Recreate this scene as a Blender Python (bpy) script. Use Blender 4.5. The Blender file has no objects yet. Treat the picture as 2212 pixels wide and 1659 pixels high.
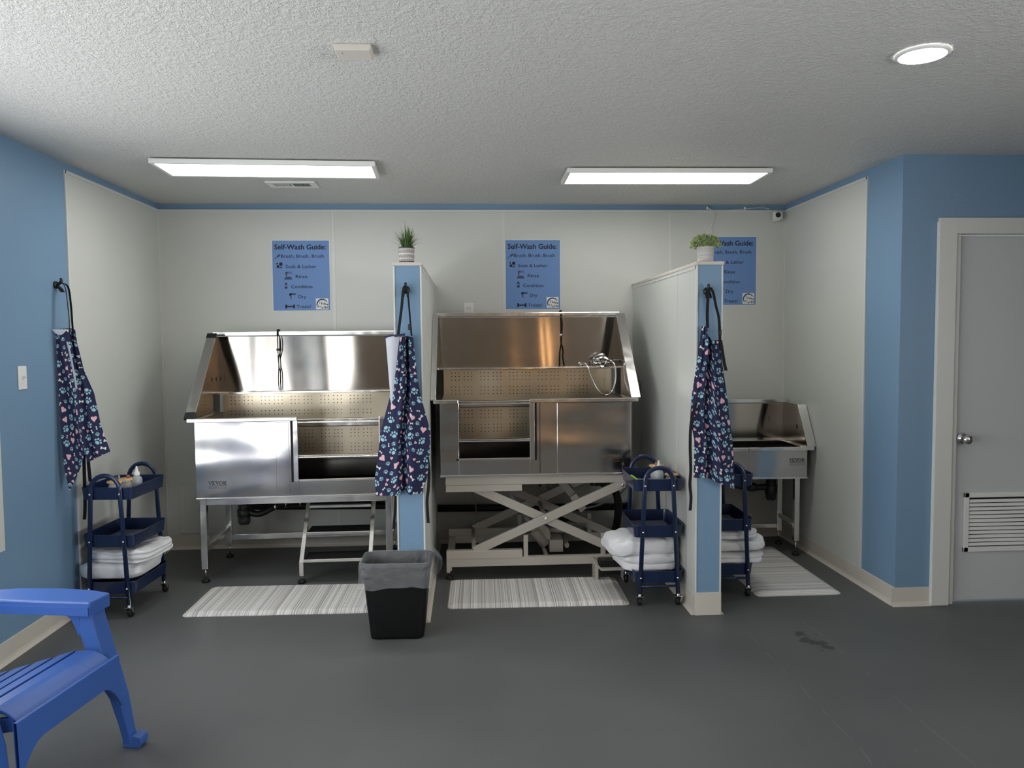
import bpy, math, random
import numpy as np
from mathutils import Vector, Matrix, noise

random.seed(7)
np.random.seed(7)
SC = bpy.context.scene
COL = SC.collection

# ------------------------------------------------------------------ camera
CAM_F, CAM_YAW, CAM_PITCH, CAM_ROLL = 1660.02, 0.0556757, -0.0560907, -0.0080791
CAM_POS = Vector((2.1819, -5.6121, 1.4856))
_f = Vector((math.sin(CAM_YAW)*math.cos(CAM_PITCH), math.cos(CAM_YAW)*math.cos(CAM_PITCH), math.sin(CAM_PITCH)))
_r = Vector((math.cos(CAM_YAW), -math.sin(CAM_YAW), 0))
_u = _r.cross(_f)
_c, _s = math.cos(CAM_ROLL), math.sin(CAM_ROLL)
_R, _U = _c*_r + _s*_u, -_s*_r + _c*_u
cam_data = bpy.data.cameras.new('camera')
cam_data.sensor_width = 36.0
cam_data.lens = CAM_F/2212*36
cam_data.clip_start = 0.05
cam = bpy.data.objects.new('camera', cam_data)
COL.objects.link(cam)
m = Matrix.Identity(4)
for i in range(3):
    m[i][0], m[i][1], m[i][2], m[i][3] = _R[i], _U[i], -_f[i], CAM_POS[i]
cam.matrix_world = m
SC.camera = cam

# ------------------------------------------------------------------ light and exposure
SC.view_settings.view_transform = 'Standard'
SC.view_settings.look = 'None'
SC.view_settings.exposure = 0.18
SC.view_settings.gamma = 1.0
SC.view_settings.use_curve_mapping = False
try:
    SC.cycles.use_denoising = True
    SC.cycles.max_bounces = 8
    SC.cycles.diffuse_bounces = 4
    SC.cycles.glossy_bounces = 4
    SC.cycles.transmission_bounces = 4
    SC.cycles.transparent_max_bounces = 8
    SC.cycles.sample_clamp_indirect = 6.0
    SC.cycles.caustics_reflective = False
    SC.cycles.caustics_refractive = False
except Exception:
    pass
world = bpy.data.worlds.new('world')
SC.world = world
world.use_nodes = True
bg = world.node_tree.nodes['Background']
bg.inputs[0].default_value = (0.80, 0.90, 1.0, 1)
bg.inputs[1].default_value = 1.1

def area(name, loc, rot, sx, sy, power, color=(1, 1, 1)):
    l = bpy.data.lights.new(name, 'AREA')
    l.shape = 'RECTANGLE'; l.size = sx; l.size_y = sy; l.energy = power; l.color = color
    o = bpy.data.objects.new(name, l); COL.objects.link(o)
    o.location = loc; o.rotation_euler = rot
    return o
XRL = 7.2
DAY = (0.98, 0.985, 1.0)
# daylight entering by the window in the left wall and by the shop front behind the camera
area('daylight_side_window', (-0.13, -3.20, 1.35), (0, math.radians(-101), 0), 1.4, 2.1, 66, DAY)
area('daylight_side_door', (-0.13, -5.86, 1.20), (0, math.radians(-104), 0), 2.0, 2.6, 66, DAY)
area('daylight_shop_window', (0.5, -8.07, 1.45), (math.radians(108), 0, 0), 0.6, 1.8, 12, DAY)
_w = area('daylight_right_window', (XRL+0.08, -6.3, 1.40), (0, math.radians(105), 0), 1.6, 2.4, 190, DAY)
_w.data.spread = math.radians(124)
PANEL_STRENGTH = 9.5
DISC_STRENGTH = 30.0

# ------------------------------------------------------------------ helpers
def lin(r, g, b):
    f = lambda c: (c/255/12.92) if c/255 <= 0.04045 else ((c/255+0.055)/1.055)**2.4
    return (f(r), f(g), f(b), 1)

class MB:
    def __init__(s): s.v, s.f, s.m, s.sm = [], [], [], []
    def add(s, vs, fs, mi=0, smooth=False):
        o = len(s.v); s.v += [tuple(v) for v in vs]
        for f in fs: s.f.append(tuple(i+o for i in f)); s.m.append(mi); s.sm.append(smooth)
        return s
    def box(s, x0, x1, y0, y1, z0, z1, mi=0):
        vs = [(x0,y0,z0),(x1,y0,z0),(x1,y1,z0),(x0,y1,z0),(x0,y0,z1),(x1,y0,z1),(x1,y1,z1),(x0,y1,z1)]
        return s.add(vs, [(0,3,2,1),(4,5,6,7),(0,1,5,4),(1,2,6,5),(2,3,7,6),(3,0,4,7)], mi)
    def bar(s, a, b, w, h, up=(0,0,1), mi=0):
        a, b = Vector(a), Vector(b); d = (b-a).normalized(); up = Vector(up)
        r = d.cross(up)
        if r.length < 1e-5: r = d.cross(Vector((0,1,0)))
        r.normalize(); u = r.cross(d)
        vs = []
        for p in (a, b):
            for i, j in ((-1,-1),(1,-1),(1,1),(-1,1)): vs.append(p + r*(w/2*i) + u*(h/2*j))
        return s.add(vs, [(3,2,1,0),(4,5,6,7),(0,1,5,4),(1,2,6,5),(2,3,7,6),(3,0,4,7)], mi)
    def prism(s, poly, axis, a, b, mi=0):
        # poly: 2D points; axis: extrusion axis; remaining axes in xyz order
        def P(p, t):
            if axis == 'x': return (t, p[0], p[1])
            if axis == 'y': return (p[0], t, p[1])
            return (p[0], p[1], t)
        n = len(poly)
        vs = [P(p, a) for p in poly] + [P(p, b) for p in poly]
        fs = [tuple(range(n)), tuple(range(2*n-1, n-1, -1))]
        fs += [(i, i+n, (i+1) % n+n, (i+1) % n) for i in range(n)]
        return s.add(vs, fs, mi)
    def tube(s, pts, r, n=12, mi=0, caps=True):
        pts = [Vector(p) for p in pts]; k = len(pts)
        rs = r if isinstance(r, (list, tuple)) else [r]*k
        vs = []; prev = None
        for i, p in enumerate(pts):
            d = (pts[min(i+1, k-1)]-pts[max(i-1, 0)]).normalized()
            if prev is None:
                a = d.orthogonal().normalized()
            else:
                a = (prev - d*prev.dot(d)).normalized()
            prev = a; b = d.cross(a)
            for j in range(n):
                t = 2*math.pi*j/n; vs.append(p + (a*math.cos(t)+b*math.sin(t))*rs[i])
        fs = [(i*n+j, i*n+(j+1) % n, (i+1)*n+(j+1) % n, (i+1)*n+j) for i in range(k-1) for j in range(n)]
        s.add(vs, fs, mi, True)
        if caps:
            o = len(s.v)-len(vs)
            s.f.append(tuple(o+j for j in range(n-1, -1, -1))); s.m.append(mi); s.sm.append(False)
            s.f.append(tuple(o+(k-1)*n+j for j in range(n))); s.m.append(mi); s.sm.append(False)
        return s
    def lathe(s, prof, c=(0,0,0), n=32, mi=0, axis='z', smooth=True):
        vs = []
        for r, z in prof:
            for j in range(n):
                t = 2*math.pi*j/n; a, b = r*math.cos(t), r*math.sin(t)
                if axis == 'z': p = (a, b, z)
                elif axis == 'y': p = (a, z, b)
                else: p = (z, a, b)
                vs.append((p[0]+c[0], p[1]+c[1], p[2]+c[2]))
        k = len(prof)
        fs = [(i*n+j, i*n+(j+1) % n, (i+1)*n+(j+1) % n, (i+1)*n+j) for i in range(k-1) for j in range(n)]
        s.add(vs, fs, mi, smooth)
        return s
    def ribbon(s, pts, wdir, w, th=0.0015, mi=0):
        # flat strap along pts; wdir may be one vector or one per point
        k = len(pts); pts = [Vector(p) for p in pts]
        wd = [Vector(x).normalized() for x in (wdir if isinstance(wdir[0], (tuple, list, Vector)) else [wdir]*k)]
        vs = []
        for i, p in enumerate(pts):
            d = (pts[min(i+1, k-1)]-pts[max(i-1, 0)]).normalized(); nn = d.cross(wd[i]).normalized()
            for a, b in ((-1,-1),(1,-1),(1,1),(-1,1)): vs.append(p+wd[i]*(a*w/2)+nn*(b*th/2))
        fs = [(0,1,2,3), tuple((k-1)*4+q for q in (3,2,1,0))]
        for i in range(k-1):
            for j in range(4): fs.append((i*4+j, (i+1)*4+j, (i+1)*4+(j+1) % 4, i*4+(j+1) % 4))
        return s.add(vs, fs, mi)
    def grid(s, P, nu, nv, mi=0, closed_u=False, smooth=True):
        vs = [P(i/(nu if closed_u else nu-1), j/(nv-1)) for j in range(nv) for i in range(nu)]
        fs = []
        for j in range(nv-1):
            for i in range(nu if closed_u else nu-1):
                a = j*nu+i; b = j*nu+(i+1) % nu
                fs.append((a, b, b+nu, a+nu))
        return s.add(vs, fs, mi, smooth)
    def build(s, name, mats, parent=None, bevel=0, seg=2, subsurf=0, solid=None, recalc=True):
        me = bpy.data.meshes.new(name)
        off = Vector((0,0,0))
        me.from_pydata([tuple(v) for v in s.v], [], s.f)
        if not isinstance(mats, (list, tuple)): mats = [mats]
        for mt in mats: me.materials.append(mt)
        me.polygons.foreach_set('material_index', s.m)
        me.polygons.foreach_set('use_smooth', s.sm)
        if recalc:
            import bmesh
            bm = bmesh.new(); bm.from_mesh(me); bmesh.ops.recalc_face_normals(bm, faces=bm.faces); bm.to_mesh(me); bm.free()
        me.update()
        o = bpy.data.objects.new(name, me); COL.objects.link(o)
        if parent: o.parent = parent
        if solid:
            md = o.modifiers.new('solid', 'SOLIDIFY'); md.thickness = solid; md.offset = 0
        if subsurf:
            md = o.modifiers.new('sub', 'SUBSURF'); md.levels = subsurf; md.render_levels = subsurf
        if bevel:
            md = o.modifiers.new('bevel', 'BEVEL'); md.width = bevel; md.segments = seg; md.limit_method = 'ANGLE'; md.angle_limit = math.radians(40)
        return o

def smooth_path(pts, n=8):
    pts = [Vector(p) for p in pts]; out = []
    for i in range(len(pts)-1):
        p0, p1, p2, p3 = pts[max(i-1, 0)], pts[i], pts[i+1], pts[min(i+2, len(pts)-1)]
        for k in range(n):
            t = k/n
            out.append(0.5*((2*p1)+(-p0+p2)*t+(2*p0-5*p1+4*p2-p3)*t*t+(-p0+3*p1-3*p2+p3)*t**3))
    out.append(pts[-1]); return out

def tag(o, label=None, cat=None, group=None, kind=None):
    if label: o['label'] = label
    if cat: o['category'] = cat
    if group: o['group'] = group
    if kind: o['kind'] = kind
    return o

def thing(name, label, cat, loc=(0,0,0), rotz=0, group=None):
    o = bpy.data.objects.new(name, None); COL.objects.link(o)
    o.empty_display_size = 0.1
    o.location = loc; o.rotation_euler = (0, 0, rotz)
    return tag(o, label, cat, group)

def struct(name, mb, mats, parent=None, **k):
    o = mb.build(name, mats, parent, **k)
    if not parent: o['kind'] = 'structure'
    return o

def dup(o, parent=None):
    c = o.copy(); COL.objects.link(c)
    if parent: c.parent = parent
    for ch in list(o.children): dup(ch, c)
    return c

def text_mb(txt, x0, x1, zbase, y, cap=None, fat=0.0, axis='y', mi=0, mb=None, ext=0.0004):
    """flat lettering in an XZ plane, fitted between x0 and x1, capital height cap"""
    cu = bpy.data.curves.new('t', 'FONT'); cu.body = txt; cu.size = 1; cu.offset = fat; cu.resolution_u = 3; cu.extrude = 0
    o = bpy.data.objects.new('t', cu); COL.objects.link(o)
    dg = bpy.context.evaluated_depsgraph_get()
    me = bpy.data.meshes.new_from_object(o.evaluated_get(dg))
    vs = [v.co.copy() for v in me.vertices]; fs = [tuple(p.vertices) for p in me.polygons]
    bpy.data.objects.remove(o); bpy.data.curves.remove(cu); bpy.data.meshes.remove(me)
    mnx, mxx = min(v.x for v in vs), max(v.x for v in vs)
    sx = (x1-x0)/(mxx-mnx)
    sz = (cap/0.70) if cap else sx
    mb = mb or MB()
    mb.add([(x0+(v.x-mnx)*sx, y, zbase+v.y*sz) for v in vs], fs, mi)
    return mb

# ------------------------------------------------------------------ materials
def new_mat(name):
    mt = bpy.data.materials.new(name); mt.use_nodes = True
    nt = mt.node_tree; return mt, nt, nt.nodes['Principled BSDF']

def simple(name, col, rough=0.5, metal=0.0, spec=0.5, bump=0, bscale=50, bdetail=2, bdist=0.002, var=0.0, vscale=4, alpha=1.0, trans=0.0, coat=0.0):
    mt, nt, b = new_mat(name)
    b.inputs['Base Color'].default_value = col
    b.inputs['Roughness'].default_value = rough
    b.inputs['Metallic'].default_value = metal
    b.inputs['Specular IOR Level'].default_value = spec
    b.inputs['Alpha'].default_value = alpha
    b.inputs['Transmission Weight'].default_value = trans
    b.inputs['Coat Weight'].default_value = coat
    tc = nt.nodes.new('ShaderNodeTexCoord')
    if bump:
        n = nt.nodes.new('ShaderNodeTexNoise'); n.inputs['Scale'].default_value = bscale; n.inputs['Detail'].default_value = bdetail
        bp = nt.nodes.new('ShaderNodeBump'); bp.inputs['Strength'].default_value = bump; bp.inputs['Distance'].default_value = bdist
        nt.links.new(tc.outputs['Object'], n.inputs['Vector']); nt.links.new(n.outputs['Fac'], bp.inputs['Height'])
        nt.links.new(bp.outputs['Normal'], b.inputs['Normal'])
    if var:
        n = nt.nodes.new('ShaderNodeTexNoise'); n.inputs['Scale'].default_value = vscale; n.inputs['Detail'].default_value = 3
        nt.links.new(tc.outputs['Object'], n.inputs['Vector'])
        mx = nt.nodes.new('ShaderNodeMix'); mx.data_type = 'RGBA'
        c1 = tuple(min(1, c*(1+var)) for c in col[:3])+(1,); c2 = tuple(c*(1-var) for c in col[:3])+(1,)
        mx.inputs[6].default_value = c1; mx.inputs[7].default_value = c2
        nt.links.new(n.outputs['Fac'], mx.inputs[0]); nt.links.new(mx.outputs[2], b.inputs['Base Color'])
    return mt

def emit(name, col, strength):
    mt, nt, b = new_mat(name)
    b.inputs['Base Color'].default_value = (0.8,0.8,0.8,1)
    b.inputs['Emission Color'].default_value = col
    b.inputs['Emission Strength'].default_value = strength
    return mt

def steel(name, col=(0.60,0.585,0.56,1), rough=0.2, wave=0.25, wscale=(1.6,1.6,1.6), aniso=0.0):
    mt, nt, b = new_mat(name)
    b.inputs['Base Color'].default_value = col
    b.inputs['Metallic'].default_value = 1
    if aniso:
        b.inputs['Anisotropic'].default_value = aniso
        cx = nt.nodes.new('ShaderNodeCombineXYZ'); cx.inputs[2].default_value = 1; cx.inputs[0].default_value = 0.001
        vt = nt.nodes.new('ShaderNodeVectorTransform'); vt.vector_type = 'VECTOR'; vt.convert_from = 'OBJECT'; vt.convert_to = 'WORLD'
        nt.links.new(cx.outputs[0], vt.inputs[0]); nt.links.new(vt.outputs[0], b.inputs['Tangent'])
    tc = nt.nodes.new('ShaderNodeTexCoord')
    mp = nt.nodes.new('ShaderNodeMapping'); mp.inputs['Scale'].default_value = wscale
    nt.links.new(tc.outputs['Object'], mp.inputs['Vector'])
    n = nt.nodes.new('ShaderNodeTexNoise'); n.inputs['Scale'].default_value = 1.0; n.inputs['Detail'].default_value = 1
    nt.links.new(mp.outputs[0], n.inputs['Vector'])
    bp = nt.nodes.new('ShaderNodeBump'); bp.inputs['Strength'].default_value = 1; bp.inputs['Distance'].default_value = wave
    nt.links.new(n.outputs['Fac'], bp.inputs['Height'])
    n2 = nt.nodes.new('ShaderNodeTexNoise'); n2.inputs['Scale'].default_value = 8; n2.inputs['Detail'].default_value = 4
    nt.links.new(tc.outputs['Object'], n2.inputs['Vector'])
    rmp = nt.nodes.new('ShaderNodeMapRange'); rmp.inputs['To Min'].default_value = rough*0.75; rmp.inputs['To Max'].default_value = rough*1.3
    nt.links.new(n2.outputs['Fac'], rmp.inputs['Value']); nt.links.new(rmp.outputs[0], b.inputs['Roughness'])
    nt.links.new(bp.outputs['Normal'], b.inputs['Normal'])
    return mt

M = {}
M['blue'] = simple('blue_wall_paint', lin(118,150,178), 0.45, bump=0.25, bscale=70, bdist=0.003, var=0.03, vscale=1.5)
M['white_panel'] = simple('white_wall_panel', lin(206,208,202), 0.42, bump=0.22, bscale=120, bdist=0.002)
M['wall_far'] = simple('tan_wall_paint', lin(96,86,74), 0.6)
M['trim'] = simple('white_trim', lin(214,214,208), 0.4)
M['cap'] = simple('pale_cap', lin(206,200,190), 0.5, var=0.06, vscale=9)
M['base'] = simple('cream_baseboard', lin(206,200,188), 0.45, var=0.06, vscale=7)
M['door'] = simple('door_paint', lin(200,203,203), 0.4, bump=0.1, bscale=90)
M['dark'] = simple('dark_gap', lin(18,18,18), 0.8)
M['black'] = simple('black_plastic', lin(22,22,23), 0.45)
M['rubber'] = simple('black_rubber', lin(14,14,15), 0.6)
M['strap'] = simple('black_webbing', lin(16,16,18), 0.85)
M['smoke'] = simple('smoked_cup', lin(46,48,50), 0.12, alpha=.75)
M['binblack'] = simple('bin_black', lin(9,10,11), 0.5, spec=0.3)
M['steel'] = steel('brushed_steel', col=(.60,.59,.575,1), rough=0.16, wave=0.03, wscale=(1.3,1.3,3.2), aniso=.3)
M['steel_back'] = steel('brushed_steel_back', col=(0.53,0.49,0.44,1), rough=0.115, wave=0.010, wscale=(2.4,1,0.6), aniso=.85)
M['steel_trim'] = steel('polished_steel', col=(0.80,0.79,0.77,1), rough=0.18, wave=0.004, wscale=(8,8,8))
M['plate'] = steel('warm_plate', col=(0.66,0.58,0.44,1), rough=0.30, wave=0.03, wscale=(2,2,2))
M['chrome'] = steel('chrome', col=(0.85,0.85,0.86,1), rough=0.08, wave=0.0)
M['frame'] = simple('beige_lift_paint', lin(196,190,180), 0.4, var=0.03)
M['navy'] = simple('navy_cart_enamel', lin(22,38,72), 0.28, coat=0.3)
M['blue_resin'] = simple('blue_resin', lin(52,90,160), 0.42, bump=0.08, bscale=160, var=0.05, vscale=12)
M['towel'] = simple('white_terry', lin(236,236,238), 0.95, bump=0.7, bscale=260, bdist=0.003)
M['white'] = simple('white_plastic', lin(232,232,228), 0.4)
M['bamboo'] = simple('bamboo', lin(214,176,124), 0.5, var=0.1, vscale=30)
M['bead'] = simple('brown_wood', lin(150,104,76), 0.5)
M['cork'] = simple('cotton', lin(205,196,184), 0.9)
M['lime'] = simple('lime_plastic', lin(150,205,40), 0.4)
M['glassy'] = simple('clear_plastic', (0.9,0.92,0.93,1), 0.08, alpha=0.35)
M['frost'] = simple('frosted_plastic', lin(205,210,212), 0.25, alpha=0.6)
M['liner'] = simple('clear_bin_liner', lin(205,208,210), 0.20, alpha=0.2, bump=1.0, bscale=16, bdetail=5, bdist=0.03)
M['panel_glow'] = emit('lit_panel', (1.0,0.985,0.95,1), PANEL_STRENGTH)
M['disc_glow'] = emit('lit_disc', (1.0,0.97,0.92,1), DISC_STRENGTH)
M['poster'] = simple('poster_blue', lin(106,142,196), 0.6)
M['poster_white'] = simple('poster_white', lin(228,230,228), 0.6)
M['ink'] = simple('poster_ink', lin(26,30,40), 0.7)
M['inkgrey'] = simple('poster_ink_grey', lin(62,78,104), 0.7)
M['logo_navy'] = simple('logo_navy', lin(30,48,88), 0.7)
M['logo_mid'] = simple('logo_mid', lin(120,134,160), 0.7)
M['mark'] = simple('tub_marking', lin(70,70,72), 0.6)
M['mark_brown'] = simple('tub_marking_brown', lin(112,96,70), 0.6)
M['leaf'] = simple('grass_green', lin(92,122,44), 0.5, var=0.45, vscale=40)
M['leaf_dark'] = simple('grass_dark', lin(44,70,32), 0.5, var=0.3, vscale=40)
M['succ'] = simple('succulent_green', lin(140,160,108), 0.6, var=0.3, vscale=60)
M['succ_tip'] = simple('succulent_tip', lin(196,206,140), 0.6)
M['pot_white'] = simple('pot_white', lin(214,212,206), 0.6)
M['pot_black'] = simple('pot_black', lin(34,34,38), 0.6)
M['pot_grey'] = simple('pot_stone', lin(204,202,198), 0.8, bump=0.4, bscale=90)
M['pot_grey2'] = simple('pot_stone_relief', lin(168,165,162), 0.85)
M['lining'] = simple('apron_lining', lin(206,208,218), 0.9, var=0.08, vscale=26)
M['pvc_black'] = simple('black_pipe', lin(17,18,20), 0.45)
M['wire_grey'] = simple('grey_cable', lin(150,150,148), 0.5)

def ceiling_mat():
    mt, nt, b = new_mat('knockdown_ceiling')
    b.inputs['Base Color'].default_value = lin(214,213,208)
    b.inputs['Roughness'].default_value = 0.5
    b.inputs['Specular IOR Level'].default_value = 0.5
    tc = nt.nodes.new('ShaderNodeTexCoord')
    n = nt.nodes.new('ShaderNodeTexNoise'); n.inputs['Scale'].default_value = 50; n.inputs['Detail'].default_value = 3; n.inputs['Roughness'].default_value = 0.6
    v = nt.nodes.new('ShaderNodeTexVoronoi'); v.feature = 'DISTANCE_TO_EDGE'; v.inputs['Scale'].default_value = 36
    nt.links.new(tc.outputs['Object'], n.inputs['Vector'])
    vm = nt.nodes.new('ShaderNodeVectorMath'); vm.operation = 'ADD'
    sc = nt.nodes.new('ShaderNodeVectorMath'); sc.operation = 'SCALE'; sc.inputs['Scale'].default_value = 0.05
    nt.links.new(n.outputs['Color'], sc.inputs[0]); nt.links.new(tc.outputs['Object'], vm.inputs[0]); nt.links.new(sc.outputs[0], vm.inputs[1])
    nt.links.new(vm.outputs[0], v.inputs['Vector'])
    r = nt.nodes.new('ShaderNodeMapRange'); r.inputs['From Min'].default_value = 0.44; r.inputs['From Max'].default_value = 0.60
    nt.links.new(n.outputs['Fac'], r.inputs['Value'])
    r2 = nt.nodes.new('ShaderNodeMapRange'); r2.inputs['From Min'].default_value = 0.0; r2.inputs['From Max'].default_value = 0.12; r2.inputs['To Min'].default_value = 0.6; r2.inputs['To Max'].default_value = 0.0
    nt.links.new(v.outputs['Distance'], r2.inputs['Value'])
    ad = nt.nodes.new('ShaderNodeMath'); ad.operation = 'ADD'
    nt.links.new(r.outputs[0], ad.inputs[0]); nt.links.new(r2.outputs[0], ad.inputs[1])
    bp = nt.nodes.new('ShaderNodeBump'); bp.inputs['Strength'].default_value = 0.62; bp.inputs['Distance'].default_value = 0.0042
    nt.links.new(ad.outputs[0], bp.inputs['Height']); nt.links.new(bp.outputs['Normal'], b.inputs['Normal'])
    return mt
M['ceiling'] = ceiling_mat()

def nd(nt, kind, **k):
    n = nt.nodes.new(kind)
    for a, b in k.items(): setattr(n, a, b)
    return n
def math_n(nt, op, a, b=None, c=None):
    n = nt.nodes.new('ShaderNodeMath'); n.operation = op
    for i, x in enumerate((a, b, c)):
        if x is None: continue
        if isinstance(x, (int, float)): n.inputs[i].default_value = x
        else: nt.links.new(x, n.inputs[i])
    return n.outputs[0]

def floor_mat():
    mt, nt, b = new_mat('painted_concrete')
    tc = nt.nodes.new('ShaderNodeTexCoord'); P = tc.outputs['Object']
    n = nt.nodes.new('ShaderNodeTexNoise'); n.inputs['Scale'].default_value = 1.3; n.inputs['Detail'].default_value = 6
    nt.links.new(P, n.inputs['Vector'])
    cr = nt.nodes.new('ShaderNodeValToRGB')
    cr.color_ramp.elements[0].position = 0.3; cr.color_ramp.elements[0].color = lin(88,90,90)
    cr.color_ramp.elements[1].position = 0.7; cr.color_ramp.elements[1].color = lin(101,103,102)
    nt.links.new(n.outputs['Fac'], cr.inputs[0])
    sx = nt.nodes.new('ShaderNodeSeparateXYZ'); nt.links.new(P, sx.inputs[0])
    nz = nt.nodes.new('ShaderNodeTexNoise'); nz.inputs['Scale'].default_value = 2.2; nz.inputs['Detail'].default_value = 7
    nt.links.new(P, nz.inputs['Vector'])
    # two hairline cracks running away from the stalls, broken up by noise
    x, y = sx.outputs[0], sx.outputs[1]
    wob = math_n(nt, 'MULTIPLY', math_n(nt, 'SUBTRACT', nz.outputs['Fac'], 0.5), 0.09)
    masks = []
    for xc in (3.575, 3.93):
        d = math_n(nt, 'ABSOLUTE', math_n(nt, 'ADD', math_n(nt, 'SUBTRACT', x, xc), wob))
        masks.append(math_n(nt, 'LESS_THAN', d, 0.0035))
    ck = math_n(nt, 'MAXIMUM', *masks)
    ck = math_n(nt, 'MULTIPLY', ck, math_n(nt, 'LESS_THAN', y, -1.75))
    nb = nt.nodes.new('ShaderNodeTexNoise'); nb.inputs['Scale'].default_value = 9; nt.links.new(P, nb.inputs['Vector'])
    ck = math_n(nt, 'MULTIPLY', ck, math_n(nt, 'GREATER_THAN', nb.outputs['Fac'], 0.47))
    # pale grit specks
    v = nt.nodes.new('ShaderNodeTexVoronoi'); v.inputs['Scale'].default_value = 7; nt.links.new(P, v.inputs['Vector'])
    sp = math_n(nt, 'LESS_THAN', v.outputs['Distance'], 0.018)
    mx = nt.nodes.new('ShaderNodeMix'); mx.data_type = 'RGBA'
    nt.links.new(math_n(nt, 'MULTIPLY', ck, 0.45), mx.inputs[0]); nt.links.new(cr.outputs[0], mx.inputs[6]); mx.inputs[7].default_value = lin(120,122,120)
    mx2 = nt.nodes.new('ShaderNodeMix'); mx2.data_type = 'RGBA'
    nt.links.new(math_n(nt, 'MULTIPLY', sp, 0.55), mx2.inputs[0]); nt.links.new(mx.outputs[2], mx2.inputs[6]); mx2.inputs[7].default_value = lin(150,150,146)
    # small damp stain
    dx = math_n(nt, 'DIVIDE', math_n(nt, 'SUBTRACT', x, 3.86), 0.13); dy = math_n(nt, 'DIVIDE', math_n(nt, 'ADD', y, 1.99), 0.17)
    rr = math_n(nt, 'ADD', math_n(nt, 'MULTIPLY', dx, dx), math_n(nt, 'MULTIPLY', dy, dy))
    ns = nt.nodes.new('ShaderNodeTexNoise'); ns.inputs['Scale'].default_value = 14; ns.inputs['Detail'].default_value = 3; nt.links.new(P, ns.inputs['Vector'])
    st = math_n(nt, 'LESS_THAN', math_n(nt, 'ADD', math_n(nt, 'MULTIPLY', rr, 0.25), math_n(nt, 'MULTIPLY', ns.outputs['Fac'], 1.0)), 0.52)
    mx3 = nt.nodes.new('ShaderNodeMix'); mx3.data_type = 'RGBA'
    nt.links.new(math_n(nt, 'MULTIPLY', st, 0.55), mx3.inputs[0]); nt.links.new(mx2.outputs[2], mx3.inputs[6]); mx3.inputs[7].default_value = lin(30,32,32)
    nt.links.new(mx3.outputs[2], b.inputs['Base Color'])
    rg = nt.nodes.new('ShaderNodeMapRange'); rg.inputs['To Min'].default_value = 0.42; rg.inputs['To Max'].default_value = 0.58
    nt.links.new(n.outputs['Fac'], rg.inputs['Value']); nt.links.new(rg.outputs[0], b.inputs['Roughness'])
    b.inputs['Specular IOR Level'].default_value = 0.35
    bp = nt.nodes.new('ShaderNodeBump'); bp.inputs['Strength'].default_value = 0.15; bp.inputs['Distance'].default_value = 0.004
    nt.links.new(nz.outputs['Fac'], bp.inputs['Height']); nt.links.new(bp.outputs['Normal'], b.inputs['Normal'])
    return mt
M['floor'] = floor_mat()

def mat_stripes(name, warm):
    # narrow woven stripes of many widths across local x
    mt, nt, b = new_mat(name)
    tc = nt.nodes.new('ShaderNodeTexCoord')
    sx = nt.nodes.new('ShaderNodeSeparateXYZ'); nt.links.new(tc.outputs['Object'], sx.inputs[0])
    n1 = nt.nodes.new('ShaderNodeTexNoise'); n1.noise_dimensions = '1D'; n1.inputs['Scale'].default_value = 150; n1.inputs['Detail'].default_value = 2
    n2 = nt.nodes.new('ShaderNodeTexNoise'); n2.noise_dimensions = '1D'; n2.inputs['Scale'].default_value = 26; n2.inputs['Detail'].default_value = 1
    nt.links.new(sx.outputs[0], n1.inputs['W']); nt.links.new(sx.outputs[0], n2.inputs['W'])
    s = math_n(nt, 'ADD', math_n(nt, 'MULTIPLY', n1.outputs['Fac'], 0.62), math_n(nt, 'MULTIPLY', n2.outputs['Fac'], 0.38))
    cr = nt.nodes.new('ShaderNodeValToRGB'); e = cr.color_ramp.elements
    k = 1 if warm else 0
    e[0].position = 0.36; e[0].color = lin(158,154,150); e[1].position = 0.66; e[1].color = lin(250,249,246)
    c = e.new(0.50); c.color = lin(216,213,209)
    nt.links.new(s, cr.inputs[0]); nt.links.new(cr.outputs[0], b.inputs['Base Color'])
    b.inputs['Roughness'].default_value = 0.75
    return mt
M['mat'] = mat_stripes('striped_mat', 1)

# ------------------------------------------------------------------ room
W, H, YD = 4.526, 2.47, -1.545          # alcove width, ceiling height, plane of the door wall
XR, YF = 7.2, -8.0
struct('floor', MB().box(-0.15, XR+.1, YF-.1, 0.1, -0.06, 0), M['floor'])
struct('ceiling', MB().box(-0.15, XR+.1, YF-.1, 0.1, H, H+0.06), M['ceiling'])
wb = struct('wall_back', MB().box(-0.1, W+0.1, 0.006, 0.1, 0, H), M['blue'])
# left wall with a window opening
LW = (-4.32, -2.10, 0.62, 2.08)
wl = MB()
LW2 = (-7.20, -4.52, 0.08, 2.20)
wl.box(-0.12, 0, YF, LW2[0], 0, H).box(-0.12, 0, LW2[1], LW[0], 0, H).box(-0.12, 0, LW2[0], LW2[1], 0, LW2[2]).box(-0.12, 0, LW2[0], LW2[1], LW2[3], H)
wl.box(-0.12, 0, LW[1], 0.1, 0, H).box(-0.12, 0, LW[0], LW[1], 0, LW[2]).box(-0.12, 0, LW[0], LW[1], LW[3], H)
wl = struct('wall_left', wl, M['blue'])
wr = struct('wall_right', MB().box(W, W+0.11, YD+0.11, 0.1, 0, H), M['blue'])
DX0, DX1, DZ = 4.86, 5.72, 2.045
wd = MB().box(W, DX0-.03, YD, YD+.11, 0, H).box(DX0-.03, DX1+.03, YD, YD+.11, DZ+.02, H).box(DX1+.03, XR, YD, YD+.11, 0, H)
struct('wall_door_side', wd, M['blue'])
RW = (-7.55, -5.05, 0.55, 2.25)
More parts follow.
